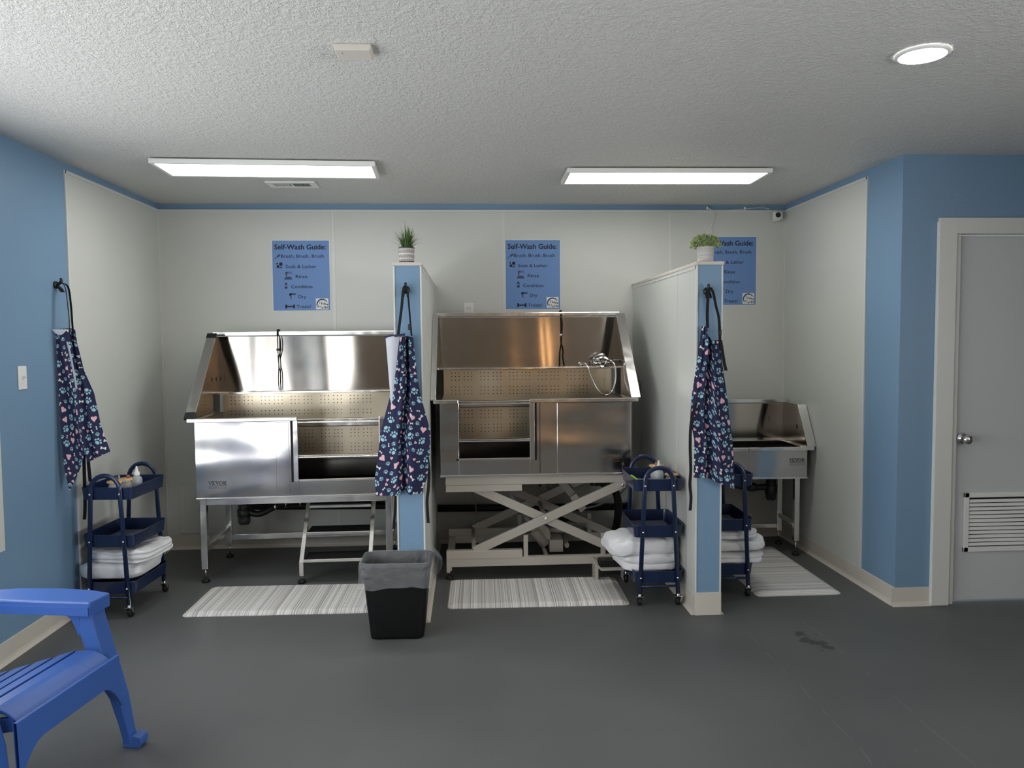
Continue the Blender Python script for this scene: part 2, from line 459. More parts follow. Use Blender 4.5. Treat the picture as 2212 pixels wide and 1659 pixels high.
struct('wall_far_right', MB().box(XR, XR+.1, YF, RW[0], 0, H).box(XR, XR+.1, RW[1], YD+.11, 0, H).box(XR, XR+.1, RW[0], RW[1], 0, RW[2]).box(XR, XR+.1, RW[0], RW[1], RW[3], H), M['wall_far'])
wf = MB().box(0, XR, YF-.1, YF, 0, 0.5).box(0, XR, YF-.1, YF, 2.38, H)
for a, b_ in ((0, .18), (.82, XR)): wf.box(a, b_, YF-.1, YF, .5, 2.38)
struct('wall_front', wf, M['wall_far'])

def window(name, mb_frame, mb_pane):
    f = struct(name, mb_frame, M['trim'], bevel=0.003)
    g = mb_pane.build('pane', M['glassy'], f)
    return f
for wn, (yy0, yy1, zz0, zz1) in ((1, LW), (4, LW2)):
    f = MB()
    y0, y1, z0, z1 = yy0, yy1, zz0, zz1
    for a in ((y0-.07, y0, z0-.07, z1+.08), (y1, y1+(.145 if wn == 1 else .06), z0-.09, z1+.08), (y0, y1, z0-.07, z0), (y0, y1, z1, z1+.08)):
        f.box(0.0, 0.018, *a)
    f.box(-0.09, -0.05, y0, y0+.04, z0, z1).box(-0.09, -0.05, y1-.04, y1, z0, z1).box(-0.09, -0.05, y0, y1, z0, z0+.04).box(-0.09, -0.05, y0, y1, z1-.04, z1).box(-.09, -.05, y0, y1, 1.33, 1.37)
    window('window_%d' % wn, f, MB().box(-.072, -.068, y0+.04, y1-.04, z0+.04, z1-.04))
for i, (a, b_) in enumerate(((.18, .82),)):
    f = MB()
    for q in ((a, a+.05, .5, 2.38), (b_-.05, b_, .5, 2.38), ((a+b_)/2-.025, (a+b_)/2+.025, .5, 2.38)): f.box(q[0], q[1], YF-.07, YF-.02, q[2], q[3])
    f.box(a, b_, YF-.07, YF-.02, .5, .55).box(a, b_, YF-.07, YF-.02, 2.33, 2.38)
    window('window_%d' % (i+2), f, MB().box(a+.05, b_-.05, YF-.047, YF-.043, .55, 2.33))

f = MB(); y0, y1, z0, z1 = RW
for a in ((y0-.09, y0, z0-.07, z1+.08), (y1, y1+.09, z0-.07, z1+.08), (y0, y1, z0-.07, z0), (y0, y1, z1, z1+.08)): f.box(XR-.018, XR, *a)
for a in ((y0, y0+.05, z0, z1), (y1-.05, y1, z0, z1), (y0, y1, z0, z0+.05), (y0, y1, z1-.05, z1), ((y0+y1)/2-.03, (y0+y1)/2+.03, z0, z1)): f.box(XR+.02, XR+.06, *a)
window('window_3', f, MB().box(XR+.038, XR+.042, y0+.05, y1-.05, z0+.05, z1-.05))
# white wall boards with their joint strips
PT = 2.425
seams = [0.008, 1.222, 2.442, 3.662, W-.008]
for i in range(4):
    MB().box(seams[i]+.004, seams[i+1]-.004, -0.003, 0.006, 0.10, PT).build('wall_panel', M['white_panel'], wb)
for s_ in seams[1:4]:
    MB().box(s_-.012, s_+.012, -0.006, -0.003, 0.10, PT).build('joint_strip', M['trim'], wb, bevel=0.001)
MB().box(0, W, -0.009, 0.006, PT-.012, PT+.006).build('top_strip', M['trim'], wb, bevel=0.001)
MB().box(0.0, 0.003, -1.25, -0.003, 0.10, PT-.005).build('wall_panel', M['white_panel'], wl)
MB().box(0.0, 0.009, -1.262, -0.003, PT-.012, PT+.006).build('top_strip', M['trim'], wl, bevel=0.001)
MB().box(0.0, 0.009, -1.264, -1.25, 0.10, PT+.006).build('edge_strip', M['trim'], wl, bevel=0.001)
MB().box(0.003, 0.012, -0.014, -0.003, 0.10, PT).build('corner_strip', M['trim'], wl)
MB().box(W-.003, W, -1.17, -0.003, 0.10, PT-.005).build('wall_panel', M['white_panel'], wr)
MB().box(W-.009, W, -1.182, -0.003, PT-.012, PT+.006).build('top_strip', M['trim'], wr, bevel=0.001)
MB().box(W-.009, W, -1.184, -1.17, 0.10, PT+.006).build('edge_strip', M['trim'], wr, bevel=0.001)
MB().box(W-.014, W-.003, -0.014, -0.003, 0.10, PT).build('corner_strip', M['trim'], wr)

# coved baseboards: profile (distance from wall, height)
COVE = [(0, 0), (0.022, 0), (0.018, 0.004), (0.010, 0.012), (0.006, 0.024), (0.005, 0.10), (0, 0.102)]
def base_x(x, y0, y1, sgn):      # along Y on a wall at x, facing sgn
    return MB().prism([(x+sgn*d, z) for d, z in COVE], 'y', y0, y1)
def base_y(y, x0, x1, sgn):
    mb = MB(); n = len(COVE)
    vs = [(x0, y+sgn*d, z) for d, z in COVE]+[(x1, y+sgn*d, z) for d, z in COVE]
    return mb.add(vs, [tuple(range(n)), tuple(range(2*n-1, n-1, -1))]+[(i, i+n, (i+1) % n+n, (i+1) % n) for i in range(n)])
struct('baseboard_left', base_x(0, YF+.02, 0, 1), M['base'])
struct('baseboard_back', base_y(0.004, 0, W, -1), M['base'])
bl = base_x(W, YD+.002, 0, -1)
struct('baseboard_right', bl, M['base'])
struct('baseboard_door_side', base_y(YD, W-.02, 4.722, -1), M['base'])

# partitions between the stalls
PH, PF = 1.888, -1.603
def partition(name, x0, x1):
    w = struct(name, MB().box(x0+.004, x1-.004, PF, 0, 0, PH-.012), M['blue'])
    for s_ in (0, 1):
        xa = x0 if s_ == 0 else x1-.004
        for ya, yb in ((-1.575, -1.225), (-1.215, -0.01)):
            MB().box(xa-.0005, xa+.0045, ya, yb, .10, PH-.025).build('wall_panel', M['white_panel'], w)
        xb = (x0-.003, x0+.006) if s_ == 0 else (x1-.006, x1+.003)
        MB().box(xb[0], xb[1], -1.226, -1.214, .10, PH-.025).build('joint_strip', M['trim'], w)
        MB().box(xb[0], xb[1], -1.59, -0.01, PH-.03, PH-.012).build('top_strip', M['trim'], w)
        MB().box(xb[0], xb[1], -.02, -.004, .1, PH-.02).build('joint_strip', M['trim'], w)
        c = MB()
        if s_ == 0: c.box(x0-.003, x0+.006, PF-.004, -1.575, .10, PH-.012)
        else: c.box(x1-.006, x1+.003, PF-.004, -1.575, .10, PH-.012)
        c.build('corner_strip', M['trim'], w, bevel=0.002)
    MB().box(x0-.006, x1+.006, PF-.012, 0, PH-.012, PH+.006).build('top_cap', M['cap'], w, bevel=0.002)
    b = MB()
    b.prism([(x0-d, z) for d, z in COVE], 'y', PF, 0); b.prism([(x1+d, z) for d, z in COVE], 'y', PF, 0)
    b.build('baseboard', M['base'], w)
    MB().box(x0-.003, x1+.003, PF-.008, PF, 0, .125).build('end_baseboard', M['base'], w, bevel=0.002)
    return w
partition('wall_middle_left', 1.800, 1.940)
partition('wall_middle_right', 3.385, 3.522)

# door
fr = MB()
CW = 0.095
fr.box(DX0-CW-.04, DX0-.036, YD-.02, YD, 0, DZ+.085)
fr.box(DX1+.036, DX1+CW+.04, YD-.02, YD, 0, DZ+.085)
fr.box(DX0-.036, DX1+.036, YD-.02, YD, DZ, DZ+.085)
fr.box(DX0-.04, DX0-.003, YD-.004, YD+.1, 0, DZ+.02).box(DX1+.003, DX1+.04, YD-.004, YD+.1, 0, DZ+.02).box(DX0-.003, DX1+.003, YD-.004, YD+.1, DZ, DZ+.02)
struct('trim_1', fr, M['trim'], bevel=0.002)
struct('trim_2', MB().box(4.722, 4.731, YD-.016, YD, 0, 2.11), simple('white_caulk', lin(232,234,230), 0.5))
dr = struct('door_1', MB().box(DX0, DX1, YD+.028, YD+.066, 0.014, DZ-.006), M['door'], bevel=0.001)
k = MB(); kc = (4.905, YD+.028, .925)
k.lathe([(0.0,0),(0.031,0),(0.033,-0.006),(0.028,-0.012),(0.013,-0.014),(0.011,-0.032),(0.02,-0.038),(0.027,-0.05),(0.028,-0.06),(0.022,-0.072),(0.0,-0.075)], kc, 32, axis='y')
k.build('knob', M['chrome'], dr)
vx0, vx1, vz0, vz1 = 4.925, 5.52, 0.288, 0.622
v = MB(); yy = YD+.028
v.box(vx0, vx1, yy-.014, yy, vz0, vz0+.028).box(vx0, vx1, yy-.014, yy, vz1-.028, vz1).box(vx0, vx0+.028, yy-.014, yy, vz0, vz1).box(vx1-.028, vx1, yy-.014, yy, vz0, vz1)
vf = v.build('vent_frame', M['white'], dr, bevel=0.003)
MB().box(vx0+.02, vx1-.02, yy-.002, yy+.001, vz0+.02, vz1-.02).build('vent_backing', M['dark'], dr)
nsl = 12
for i in range(nsl):
    zc = vz0+.034+(vz1-vz0-.068)*(i+.5)/nsl
    s_ = MB(); s_.prism([(yy-.012, zc-.010), (yy-.010, zc-.0115), (yy-.001, zc+.003), (yy-.003, zc+.005)], 'x', vx0+.026, vx1-.026)
    s_.build('vent_slat', M['white'], vf)
# latch edge shading gap beneath the door is real: the leaf stops above the floor

# ------------------------------------------------------------------ ceiling fittings
def led_panel(x0, x1, y0, y1, rot, label):
    t = thing('ceiling_light', label, 'light', ((x0+x1)/2, (y0+y1)/2, H), rot, 'long lit ceiling panels')
    a, b = (x1-x0)/2, (y1-y0)/2; e = .022
    f = MB(); zt, zb = -.008, -.034
    f.box(-a, a, -b, -b+e, zb, zt).box(-a, a, b-e, b, zb, zt).box(-a, -a+e, -b+e, b-e, zb, zt).box(a-e, a, -b+e, b-e, zb, zt).box(-a+e, a-e, -b+e, b-e, -.014, zt)
    f.build('frame', M['white'], t, bevel=0.003)
    MB().box(-a+e, a-e, -b+e, b-e, -.030, -.026).build('diffuser', M['panel_glow'], t)
    MB().box(-a+.1, a-.1, -b+.1, b-.1, -.008, 0).build('mounting_plate', M['dark'], t)
led_panel(.500, 1.680, -1.385, -1.045, math.radians(2.2), 'long lit ceiling panel above the left wash stall, beside the small vent')
led_panel(2.752, 3.935, -1.235, -.885, math.radians(-.8), 'long lit ceiling panel above the middle stall, nearer the security camera')
t = thing('recessed_light', 'round lit recessed lamp in the ceiling near the door', 'light', (3.765, -2.97, H))
f = MB(); f.lathe([(.088, -.001), (.088, -.006), (.082, -.010), (.072, -.010), (.068, -.006)], n=48)
f.build('ring', M['white'], t)
MB().lathe([(.076, -.0105), (.035, -.0115), (.0001, -.012)], n=48).build('lens', M['disc_glow'], t)
t = thing('air_vent', 'small white slotted air vent on the ceiling behind the left panel light', 'vent', (1.10, -.71, H), 0)
f = MB(); f.box(-.15, .15, -.085, -.05, -.010, 0).box(-.15, .15, .05, .085, -.010, 0).box(-.15, -.11, -.05, .05, -.010, 0).box(.11, .15, -.05, .05, -.010, 0).box(-.006, .006, -.05, .05, -.010, 0)
f.build('frame', M['white'], t, bevel=0.003)
MB().box(-.11, .11, -.05, .05, -.003, -.001).build('backing', M['dark'], t)
for i in range(18):
    x = -.103+.0121*i
    if abs(x) < .008: continue
    MB().bar((x, -.05, -.006), (x, .05, -.006), .0012, .008, up=(.5 if x < 0 else -.3, 0, 1)).build('slat', M['white'], t)
t = thing('detector_box', 'small plain white rectangular box on the ceiling towards the front', 'detector', (1.808, -2.945, H))
f = MB(); f.prism([(-.062, 0), (.062, 0), (.058, -.022), (-.058, -.022)], 'y', -.048, .048)
f.build('housing', M['cap'], t, bevel=0.003)
MB().lathe([(.003, -.0225), (.0001, -.023)], (-.036, -.02, 0), 10).build('indicator', M['dark'], t)

t = thing('floor_lamp', 'slim twin warm floor lamp standing at the back of the shop', 'lamp', (3.30, -7.5, 0))
MB().lathe([(.0001, 0), (.14, 0), (.14, .02), (.02, .03), (.0001, .03)], n=28).build('base', M['black'], t)
f = MB(); f.tube([(0, 0, .03), (0, 0, .95)], .012, 12).tube([(-.11, 0, 1.0), (0, 0, .95), (.11, 0, 1.0)], .009, 10); f.build('pole', M['black'], t)
for x in (-.11, .11): MB().tube([(x, 0, 1.0), (x, 0, 1.75)], .022, 14).build('glowing_tube', emit('warm_glow', (1.0, .50, .16, 1), 7.0) if 'warm_glow' not in bpy.data.materials else bpy.data.materials['warm_glow'], t)

# ------------------------------------------------------------------ wall fittings
t = thing('security_camera', 'small white cube security camera with black lens in the upper right corner', 'camera', (4.44, -.02, 2.385))
MB().box(-.028, .028, -.058, -.018, -.025, .025).build('body', M['white'], t, bevel=0.006, seg=3)
MB().lathe([(.0185, -.058), (.0185, -.062), (.015, -.062), (.010, -.060), (.0001, -.060)], n=28, axis='y').build('lens', M['black'], t)
f = MB(); f.box(-.018, .018, -.05, .014, -.04, -.024).box(.028, .05, -.03, .014, -.03, .03)
f.build('bracket', M['white'], t, bevel=0.003)
w_ = MB(); w_.tube(smooth_path([(4.40, -.016, 2.437), (4.34, -.016, 2.447), (4.23, -.016, 2.440), (4.20, -.016, 2.436), (4.10, -.016, 2.430), (3.98, -.016, 2.430), (3.94, -.016, 2.445), (3.93, -.016, 2.455), (3.95, -.016, 2.44), (3.985, -.016, 2.41), (3.985, -.016, 2.36), (3.965, -.016, 2.31), (3.97, -.016, 2.26)]), .0022, 6)
o = w_.build('cable', M['white'], None); tag(o, 'thin white cable running along the top strip to the security camera', 'cable')
for x in (3.935, 4.215):
    o = MB().box(x-.006, x+.006, -.022, -.009, 2.432, 2.452).build('cable_clip', M['white'], None, bevel=.002)
    tag(o, 'small white clip at the %s of the camera cable' % ('hanging end' if x < 4 else 'middle'), 'clip', 'camera cable clips')
def outlet(name, label, loc, rotz, w=.071, h=.115, switch=False, blank=False):
    t = thing(name, label, 'switch' if switch else 'outlet', loc, rotz)
    MB().box(-w/2, w/2, -.006, 0, -h/2, h/2).build('cover_plate', M['white'], t, bevel=.003)
    if switch:
        MB().prism([(-.006, -.008), (-.006, .010), (-.020, .012), (-.020, .004)], 'x', -.005, .005).build('toggle', M['white'], t, bevel=.001)
        for z in (.03, -.03): MB().lathe([(.003, -.0065), (.0001, -.007)], (0, 0, z), 8, axis='y').build('screw', M['trim'], t)
    else:
        for z in (.02, -.02):
            MB().box(-.016, .016, -.008, -.006, z-.013, z+.013).build('socket', M['trim'], t, bevel=.003)
    return t
outlet('light_switch', 'white toggle light switch on the blue left wall', (0.0, -1.735, 1.325), math.radians(90), switch=True)
outlet('wall_outlet', 'white wall outlet just above the middle steel tub', (2.185, -.003, 1.705), 0)
# access hatch low on the back wall
t = thing('access_panel', 'square white access panel low on the back wall at the left', 'panel', (.275, -.003, .30))
MB().box(-.185, .185, -.008, 0, -.185, .185).build('frame', M['white_panel'], t, bevel=.003)
MB().box(-.15, .15, -.0105, -.008, -.15, .15).build('hatch', M['white_panel'], t, bevel=.002)

# ------------------------------------------------------------------ posters
def poster(x0, x1, z0, z1, label):
    Wd, Hg = x1-x0, z1-z0
    t = thing('poster', label, 'poster', (x0, -.0045, z0), 0, 'self-wash guide posters')
    MB().box(-.004, Wd+.004, -.0008, 0, -.004, Hg+.004).build('border', M['poster_white'], t)
    MB().box(0, Wd, -.0014, -.0008, 0, Hg).build('sheet', M['poster'], t)
    y = -.0019
    X = lambda f: f*Wd
    Z = lambda f: (1-f)*Hg
    text_mb('Self-Wash Guide:', X(.040), X(.940), Z(.125), y, cap=.0345, fat=.022).build('title_lettering', M['ink'], t, recalc=False)
    for tx, a, b, zb in (('Brush, Brush, Brush', .152, .905, .244), ('Soak & Lather', .232, .765, .392), ('Rinse', .402, .608, .536), ('Condition', .318, .692, .680), ('Dry', .442, .577, .824), ('Treats!', .405, .660, .966)):
        text_mb(tx, X(a), X(b), Z(zb), y, cap=.0235, fat=.008).build('lettering', M['ink'], t, recalc=False)
    I = MB()
    def done(nm):
        nonlocal I
        I.build(nm, [M['ink'], M['inkgrey'], M['poster']], t, recalc=False); I = MB()
    def disc(cx, cz, r, mi=0, n=20, rz=None):
        rz = rz or r
        I.add([(cx+r*math.cos(2*math.pi*i/n), y, cz+rz*math.sin(2*math.pi*i/n)) for i in range(n)], [tuple(range(n))], mi)
    def quad(pts, mi=0): I.add([(p[0], y, p[1]) for p in pts], [tuple(range(len(pts)))], mi)
    def seg(a, b, w, mi=0):
        d = Vector((b[0]-a[0], b[1]-a[1])); n_ = Vector((-d.y, d.x)).normalized()*w/2
        quad([(a[0]+n_.x, a[1]+n_.y), (b[0]+n_.x, b[1]+n_.y), (b[0]-n_.x, b[1]-n_.y), (a[0]-n_.x, a[1]-n_.y)], mi)
    # brush
    seg((X(.03), Z(.262)), (X(.085), Z(.232)), .004, 1)
    quad([(X(.07), Z(.236)), (X(.095), Z(.208)), (X(.128), Z(.194)), (X(.145), Z(.198)), (X(.135), Z(.220)), (X(.10), Z(.240))], 1)
    done('brush_icon')
    # bubbles
    disc(X(.148), Z(.335), .0125); disc(X(.098), Z(.370), .0105); disc(X(.085), Z(.328), .006); disc(X(.150), Z(.384), .0055); disc(X(.178), Z(.366), .0025); disc(X(.125), Z(.394), .0022)
    done('bubbles_icon')
    # shower
    quad([(X(.20), Z(.548)), (X(.215), Z(.553)), (X(.33), Z(.553)), (X(.342), Z(.545)), (X(.315), Z(.515)), (X(.23), Z(.515))], 1)
    seg((X(.242), Z(.51)), (X(.235), Z(.475)), .006, 0); quad([(X(.218), Z(.462)), (X(.225), Z(.445)), (X(.275), Z(.442)), (X(.275), Z(.470)), (X(.225), Z(.478))], 1)
    for i in range(4): seg((X(.28), Z(.448+.006*i)), (X(.345), Z(.438+.014*i)), .0016, 0)
    seg((X(.20), Z(.553)), (X(.342), Z(.553)), .0018, 0)
    done('shower_icon')
    # bottle
    quad([(X(.208), Z(.685)), (X(.208), Z(.618)), (X(.216), Z(.608)), (X(.244), Z(.608)), (X(.252), Z(.618)), (X(.252), Z(.685))], 0)
    I.add([(X(a_), y-.0003, Z(c_)) for a_, c_ in ((.217, .660), (.217, .626), (.243, .626), (.243, .660))], [(0, 1, 2, 3)], 2); seg((X(.23), Z(.61)), (X(.23), Z(.598)), .005)
    done('bottle_icon')
    # dryer
    disc(X(.302), Z(.770), .010, 1); seg((X(.31), Z(.765)), (X(.395), Z(.765)), .011, 1); seg((X(.305), Z(.78)), (X(.315), Z(.83)), .008, 1); disc(X(.302), Z(.770), .004, 0)
    seg((X(.31), Z(.753)), (X(.40), Z(.758)), .0014); seg((X(.32), Z(.776)), (X(.40), Z(.775)), .0014)
    done('dryer_icon')
    # bone
    zb = Z(.942); seg((X(.225), zb), (X(.360), zb), .009)
    for xx in (.222, .362):
        disc(X(xx), zb+.007, .0075); disc(X(xx), zb-.007, .0075)
    done('bone_icon')
    # shop logo
    g = MB(); lx0, lx1, lz0, lz1 = X(.748), X(.968), Z(.985), Z(.828)
    G = lambda pts, mi, yy: g.add([(p[0], yy, p[1]) for p in pts], [tuple(range(len(pts)))], mi)
    G([(lx0, lz0), (lx1, lz0), (lx1, lz1), (lx0, lz1)], 0, y)
    cx, cz, R = (lx0+lx1)/2, (lz0+lz1)/2-.004, (lx1-lx0)*.46
    n = 40
    for (ro, ri, sh, mi) in ((1.0, .84, 0.0, 1), (.88, .80, .0, 2)):
        vs = []; 
        for i in range(n+1):
            a = math.radians(20+ (215-20)*i/n); k_ = math.sin(math.pi*i/n)**.6
            rin = ro - (ro-ri)*k_*1.3
            vs += [(cx+R*ro*math.cos(a), y-.0003*(3-mi), cz+R*ro*math.sin(a)), (cx+R*rin*math.cos(a), y-.0003*(3-mi), cz+R*rin*math.sin(a))]
        g.add(vs, [(2*i, 2*i+1, 2*i+3, 2*i+2) for i in range(n)], mi)
    def wob(txt, xa, xb, zb, cap, offs):
        n_ = len(txt); w = (xb-xa)/n_
        for i, ch in enumerate(txt):
            if ch == ' ': continue
            nar = .25 if ch in 'Iil' else .06
            text_mb(ch, xa+w*(i+nar), xa+w*(i+1-nar), zb+offs[i], y-.0012, cap=cap, fat=.02, mb=g, mi=3)
    dz = lz0
    wob('Tides', lx0+.021, lx1-.001, dz+.033, .016, [.004, .003, .001, -.001, -.004])
    text_mb('&', lx0+.014, lx0+.025, dz+.016, y-.0012, cap=.012, fat=.02, mb=g, mi=3)
    wob('Tails', lx0+.028, lx1-.001, dz+.006, .016, [.002, -.001, .001, -.001, .002])
    g.build('logo', [M['poster_white'], M['logo_navy'], M['logo_mid'], M['ink']], t, recalc=False)
poster(.790, 1.192, 1.715, 2.212, 'blue Self-Wash Guide poster on the wall above the left tub')
poster(2.455, 2.852, 1.716, 2.214, 'blue Self-Wash Guide poster right above the middle tub')
poster(3.904, 4.308, 1.738, 2.236, 'blue Self-Wash Guide poster partly hidden behind the succulent pot')

# ------------------------------------------------------------------ steel tubs
def slab_letters(mb, x0, z0, h, y, mi=0):
    """VEVOR in bold slab capitals"""
    w = h*.92; s = h*.24; t = h*.13; x = x0
    def q(pts): mb.add([(p[0], y, p[1]) for p in pts], [tuple(range(len(pts)))], mi)
    for ch in 'VEVOR':
        if ch == 'V':
            q([(x-.06*h, z0+h), (x+.36*h, z0+h), (x+.36*h, z0+h-t), (x-.06*h, z0+h-t)]); q([(x+w*.62, z0+h), (x+w+.06*h, z0+h), (x+w+.06*h, z0+h-t), (x+w*.62, z0+h-t)])
            q([(x+.02*h, z0+h-t), (x+.30*h, z0+h-t), (x+w/2+.10*h, z0), (x+w/2-.10*h, z0)]); q([(x+w-.24*h, z0+h-t), (x+w-.06*h, z0+h-t), (x+w/2+.10*h, z0), (x+w/2-.02*h, z0)])
            x += w*1.0
        elif ch == 'E':
            q([(x+.08*h, z0), (x+.08*h+s, z0), (x+.08*h+s, z0+h), (x+.08*h, z0+h)])
            q([(x, z0), (x+.82*h, z0), (x+.82*h, z0+.15*h), (x, z0+.15*h)]); q([(x, z0+h-.15*h), (x+.82*h, z0+h-.15*h), (x+.82*h, z0+h), (x, z0+h)])
            q([(x+.3*h, z0+.43*h), (x+.6*h, z0+.43*h), (x+.6*h, z0+.57*h), (x+.3*h, z0+.57*h)])
            q([(x+.68*h, z0), (x+.82*h, z0), (x+.82*h, z0+.32*h), (x+.68*h, z0+.32*h)]); q([(x+.68*h, z0+.68*h), (x+.82*h, z0+.68*h), (x+.82*h, z0+h), (x+.68*h, z0+h)])
            x += .92*h
        elif ch == 'O':
            n = 28; vs = []
            for i in range(n):
                a = 2*math.pi*i/n
                vs += [(x+.5*h+.5*h*math.cos(a), y, z0+.5*h+.52*h*math.sin(a)), (x+.5*h+.24*h*math.cos(a), y, z0+.5*h+.34*h*math.sin(a))]
            mb.add(vs, [(2*i, 2*((i+1) % n), 2*((i+1) % n)+1, 2*i+1) for i in range(n)], mi)
            x += 1.06*h
        else:
            q([(x+.08*h, z0), (x+.08*h+s, z0), (x+.08*h+s, z0+h), (x+.08*h, z0+h)]); q([(x, z0), (x+.42*h, z0), (x+.42*h, z0+t), (x, z0+t)])
            n = 16; vs = []
            for i in range(n+1):
                a = math.pi/2-math.pi*i/n
                vs += [(x+.45*h+.36*h*math.cos(a), y, z0+.72*h+.28*h*math.sin(a)), (x+.45*h+.14*h*math.cos(a), y, z0+.72*h+.14*h*math.sin(a))]
            mb.add(vs, [(2*i, 2*i+2, 2*i+3, 2*i+1) for i in range(n)], mi)
            q([(x, z0+h-.14*h), (x+.45*h, z0+h-.14*h), (x+.45*h, z0+h), (x, z0+h)]); q([(x+.3*h, z0+.44*h), (x+.46*h, z0+.44*h), (x+.46*h, z0+.58*h), (x+.3*h, z0+.58*h)])
            q([(x+.40*h, z0+.46*h), (x+.62*h, z0+.46*h), (x+.86*h, z0), (x+.60*h, z0)]); q([(x+.58*h, z0), (x+.95*h, z0), (x+.95*h, z0+t), (x+.58*h, z0+t)])
            x += h
    return x

def tub(name, label, loc, rotz, L, D, z0, zr, zt, xa, xb, zs, ydt, ledge, plates, leftw, gate_right, mark, markm, dotmark=True, side_holes=True, caps=(True, True), flange=(.06, .06), HF=.034):
    """local frame: x along the front, y into the wall, z up; opening xa..xb with sill zs"""
    t = thing(name, label, 'tub', loc, rotz)
    S, ST, TH = M['steel'], M['steel_trim'], .004
    # shell: bottom, back, ends
    b = MB()
    b.box(0, L, 0, D, z0, z0+TH)
    b.box(0, L, D-TH, D, z0, zr)
    b.build('basin', S, t)
    for sx_ in (0, L):
        xq = (0, TH) if sx_ == 0 else (L-TH, L)
        MB().box(xq[0], xq[1], 0, D, z0, zr).build('end_wall', S, t)
        xh = (-HF, -HF+TH) if sx_ == 0 else (L+HF-TH, L+HF)
        s_ = MB(); s_.prism([(D, zr-.006), (D, zt-.02), (ydt, zt-.02), (.0, zr), (.0, zr-.006)], 'x', *xh)
        sd = s_.build('side_splash', M['steel_back'], t)
        rr0, rr1 = (-HF, TH) if sx_ == 0 else (L-TH, L+HF)
        MB().box(rr0, rr1, .008, D, zr-.008, zr-.004).build('side_rim', ST, t)
        if side_holes and sx_ in side_holes:
            h = MB(); xx = xh[1]+.0008 if sx_ == 0 else xh[0]-.0008
            for yy_ in (ydt-.03, ydt+.075):
                h.add([(xx, yy_+.013*math.cos(a*math.pi/8), zr+.22*(zt-zr)/.53+.016*math.sin(a*math.pi/8)) for a in range(16)], [tuple(range(16))])
            h.build('tap_holes', M['black'], sd)
        # slanted stiffening flange
        fw = flange[0 if sx_ == 0 else 1]
        fl = MB(); cx = -HF-.012+fw/2-.012 if sx_ == 0 else L+HF+.012-fw/2+.012
        a, c = Vector((cx, -.004, zr+.012)), Vector((cx, ydt, zt-.015))
        fl.bar(a, c, fw, .012, up=(0, -1, 1))
        fl.build('sloped_edge', ST, t, bevel=.002)
        if caps[0 if sx_ == 0 else 1]:
            d = (c-a).normalized()
            MB().bar(a-d*.004, a+d*.05, fw+.004, .016, up=(0, -1, 1)).build('corner_guard', M['black'], t, bevel=.003)
            MB().bar(c-d*.04, c+d*.006, fw+.004, .016, up=(0, -1, 1)).build('corner_guard', M['black'], t, bevel=.003)
    # tall back sheet with rolled top rail
    MB().box(-HF+TH, L+HF-TH, D-.018, D-.012, ledge[0], zt-.03).build('back_panel', M['steel_back'], t)
    MB().box(-HF-.02, L+HF+.02, D-.05, D-.004, zt-.026, zt+.004).build('top_rail', ST, t, bevel=.004)
    MB().box(-HF+TH, L+HF-TH, D-.085, D-.018, ledge[0]-.012, ledge[0]).build('ledge', ST, t, bevel=.002)
    # perforated plates standing under the ledge
    for (pz0, pz1, lip) in plates:
        p = MB(); yp = D-.05
        p.box(TH, L-TH, yp, yp+.003, pz0, pz1, 0)
        gx = .06
        while gx < L-.2:
            for blk in range(2):
                for c in range(3):
                    for rb in range(3):
                        for r_ in range(3):
                            zz = pz1-.024-rb*.098-r_*.0245
                            if zz < pz0+.012: continue
                            xx = gx+blk*.088+c*.026
                            p.add([(xx+.0042*math.cos(q*math.pi/3), yp-.0006, zz+.0032*math.sin(q*math.pi/3)) for q in range(6)], [tuple(range(6))], 1)
            gx += .203
        pp = p.build('perforated_plate', [M['plate'], M['dark']], t, recalc=False)
        MB().box(TH, L-TH, yp-.026, yp, pz0-lip, pz0-lip*.45).box(TH, L-TH, yp-.020, yp, pz0-lip*.45, pz0-.002).build('plate_lip', ST, pp, bevel=.004)
    # front skin
    f1 = MB().box(0, xa, -.004, 0, z0, zr-.004)
    lp = f1.build('front_panel', S, t, bevel=.0015)
    f2 = MB().box(xb, L, -.004, 0, z0, zr-.004)
    rp = f2.build('front_panel', S, t, bevel=.0015)
    if xb > xa:
        MB().box(xa-.02, xb+.02, -.001, .004, z0+.004, zs).build('sill_panel', S, t, bevel=.0015)
        MB().box(xa-.02, xb+.02, -.004, .018, zs-.008, zs+.003).build('sill_edge', ST, t, bevel=.002)
    # gate pocket: recessed channel beside the opening
    gx_ = xa if gate_right == 'left' else xb
    sg = -1 if gate_right == 'left' else 1
    if gate_right:
        ch = MB(); q0, q1 = sorted((gx_, gx_+sg*.03)); ch.box(q0, q1, -.014, -.004, zs-.006, zr)
        ch.build('gate_channel', ST, t, bevel=.002)
        q0, q1 = sorted((gx_+sg*.03, gx_+sg*.045)); MB().box(q0, q1, -.0055, -.004, zs-.01, zr-.01).build('gate_gap', M['dark'], t)
        if gate_right == 'right':
            q0, q1 = gx_+.062, gx_+.066; MB().box(q0, q1, -.006, -.004, z0+.01, zr-.01).build('panel_joint', M['black'], t)
            MB().box(gx_+.17, L-.004, -.012, -.004, z0+.006, zr-.012).build('sliding_gate', S, t, bevel=.003)
        else:
            MB().box(gx_-.135, gx_-.055, -.007, -.004, z0+.015, zr-.02).build('panel_seam', S, t, bevel=.0015)
    # front rim
    rm = MB()
    rm.box(-.04, xa+(.0 if gate_right != 'left' else .0), -.024, .008, zr-.010, zr+.014)
    rm.box(xb, L+.04, -.024, .008, zr-.010, zr+.014)
    rm.build('front_rim', ST, t, bevel=.004)
    if xb-xa < .05: MB().box(xa, xb, -.020, .008, zr-.008, zr+.012).build('rim_joint', ST, t, bevel=.003)
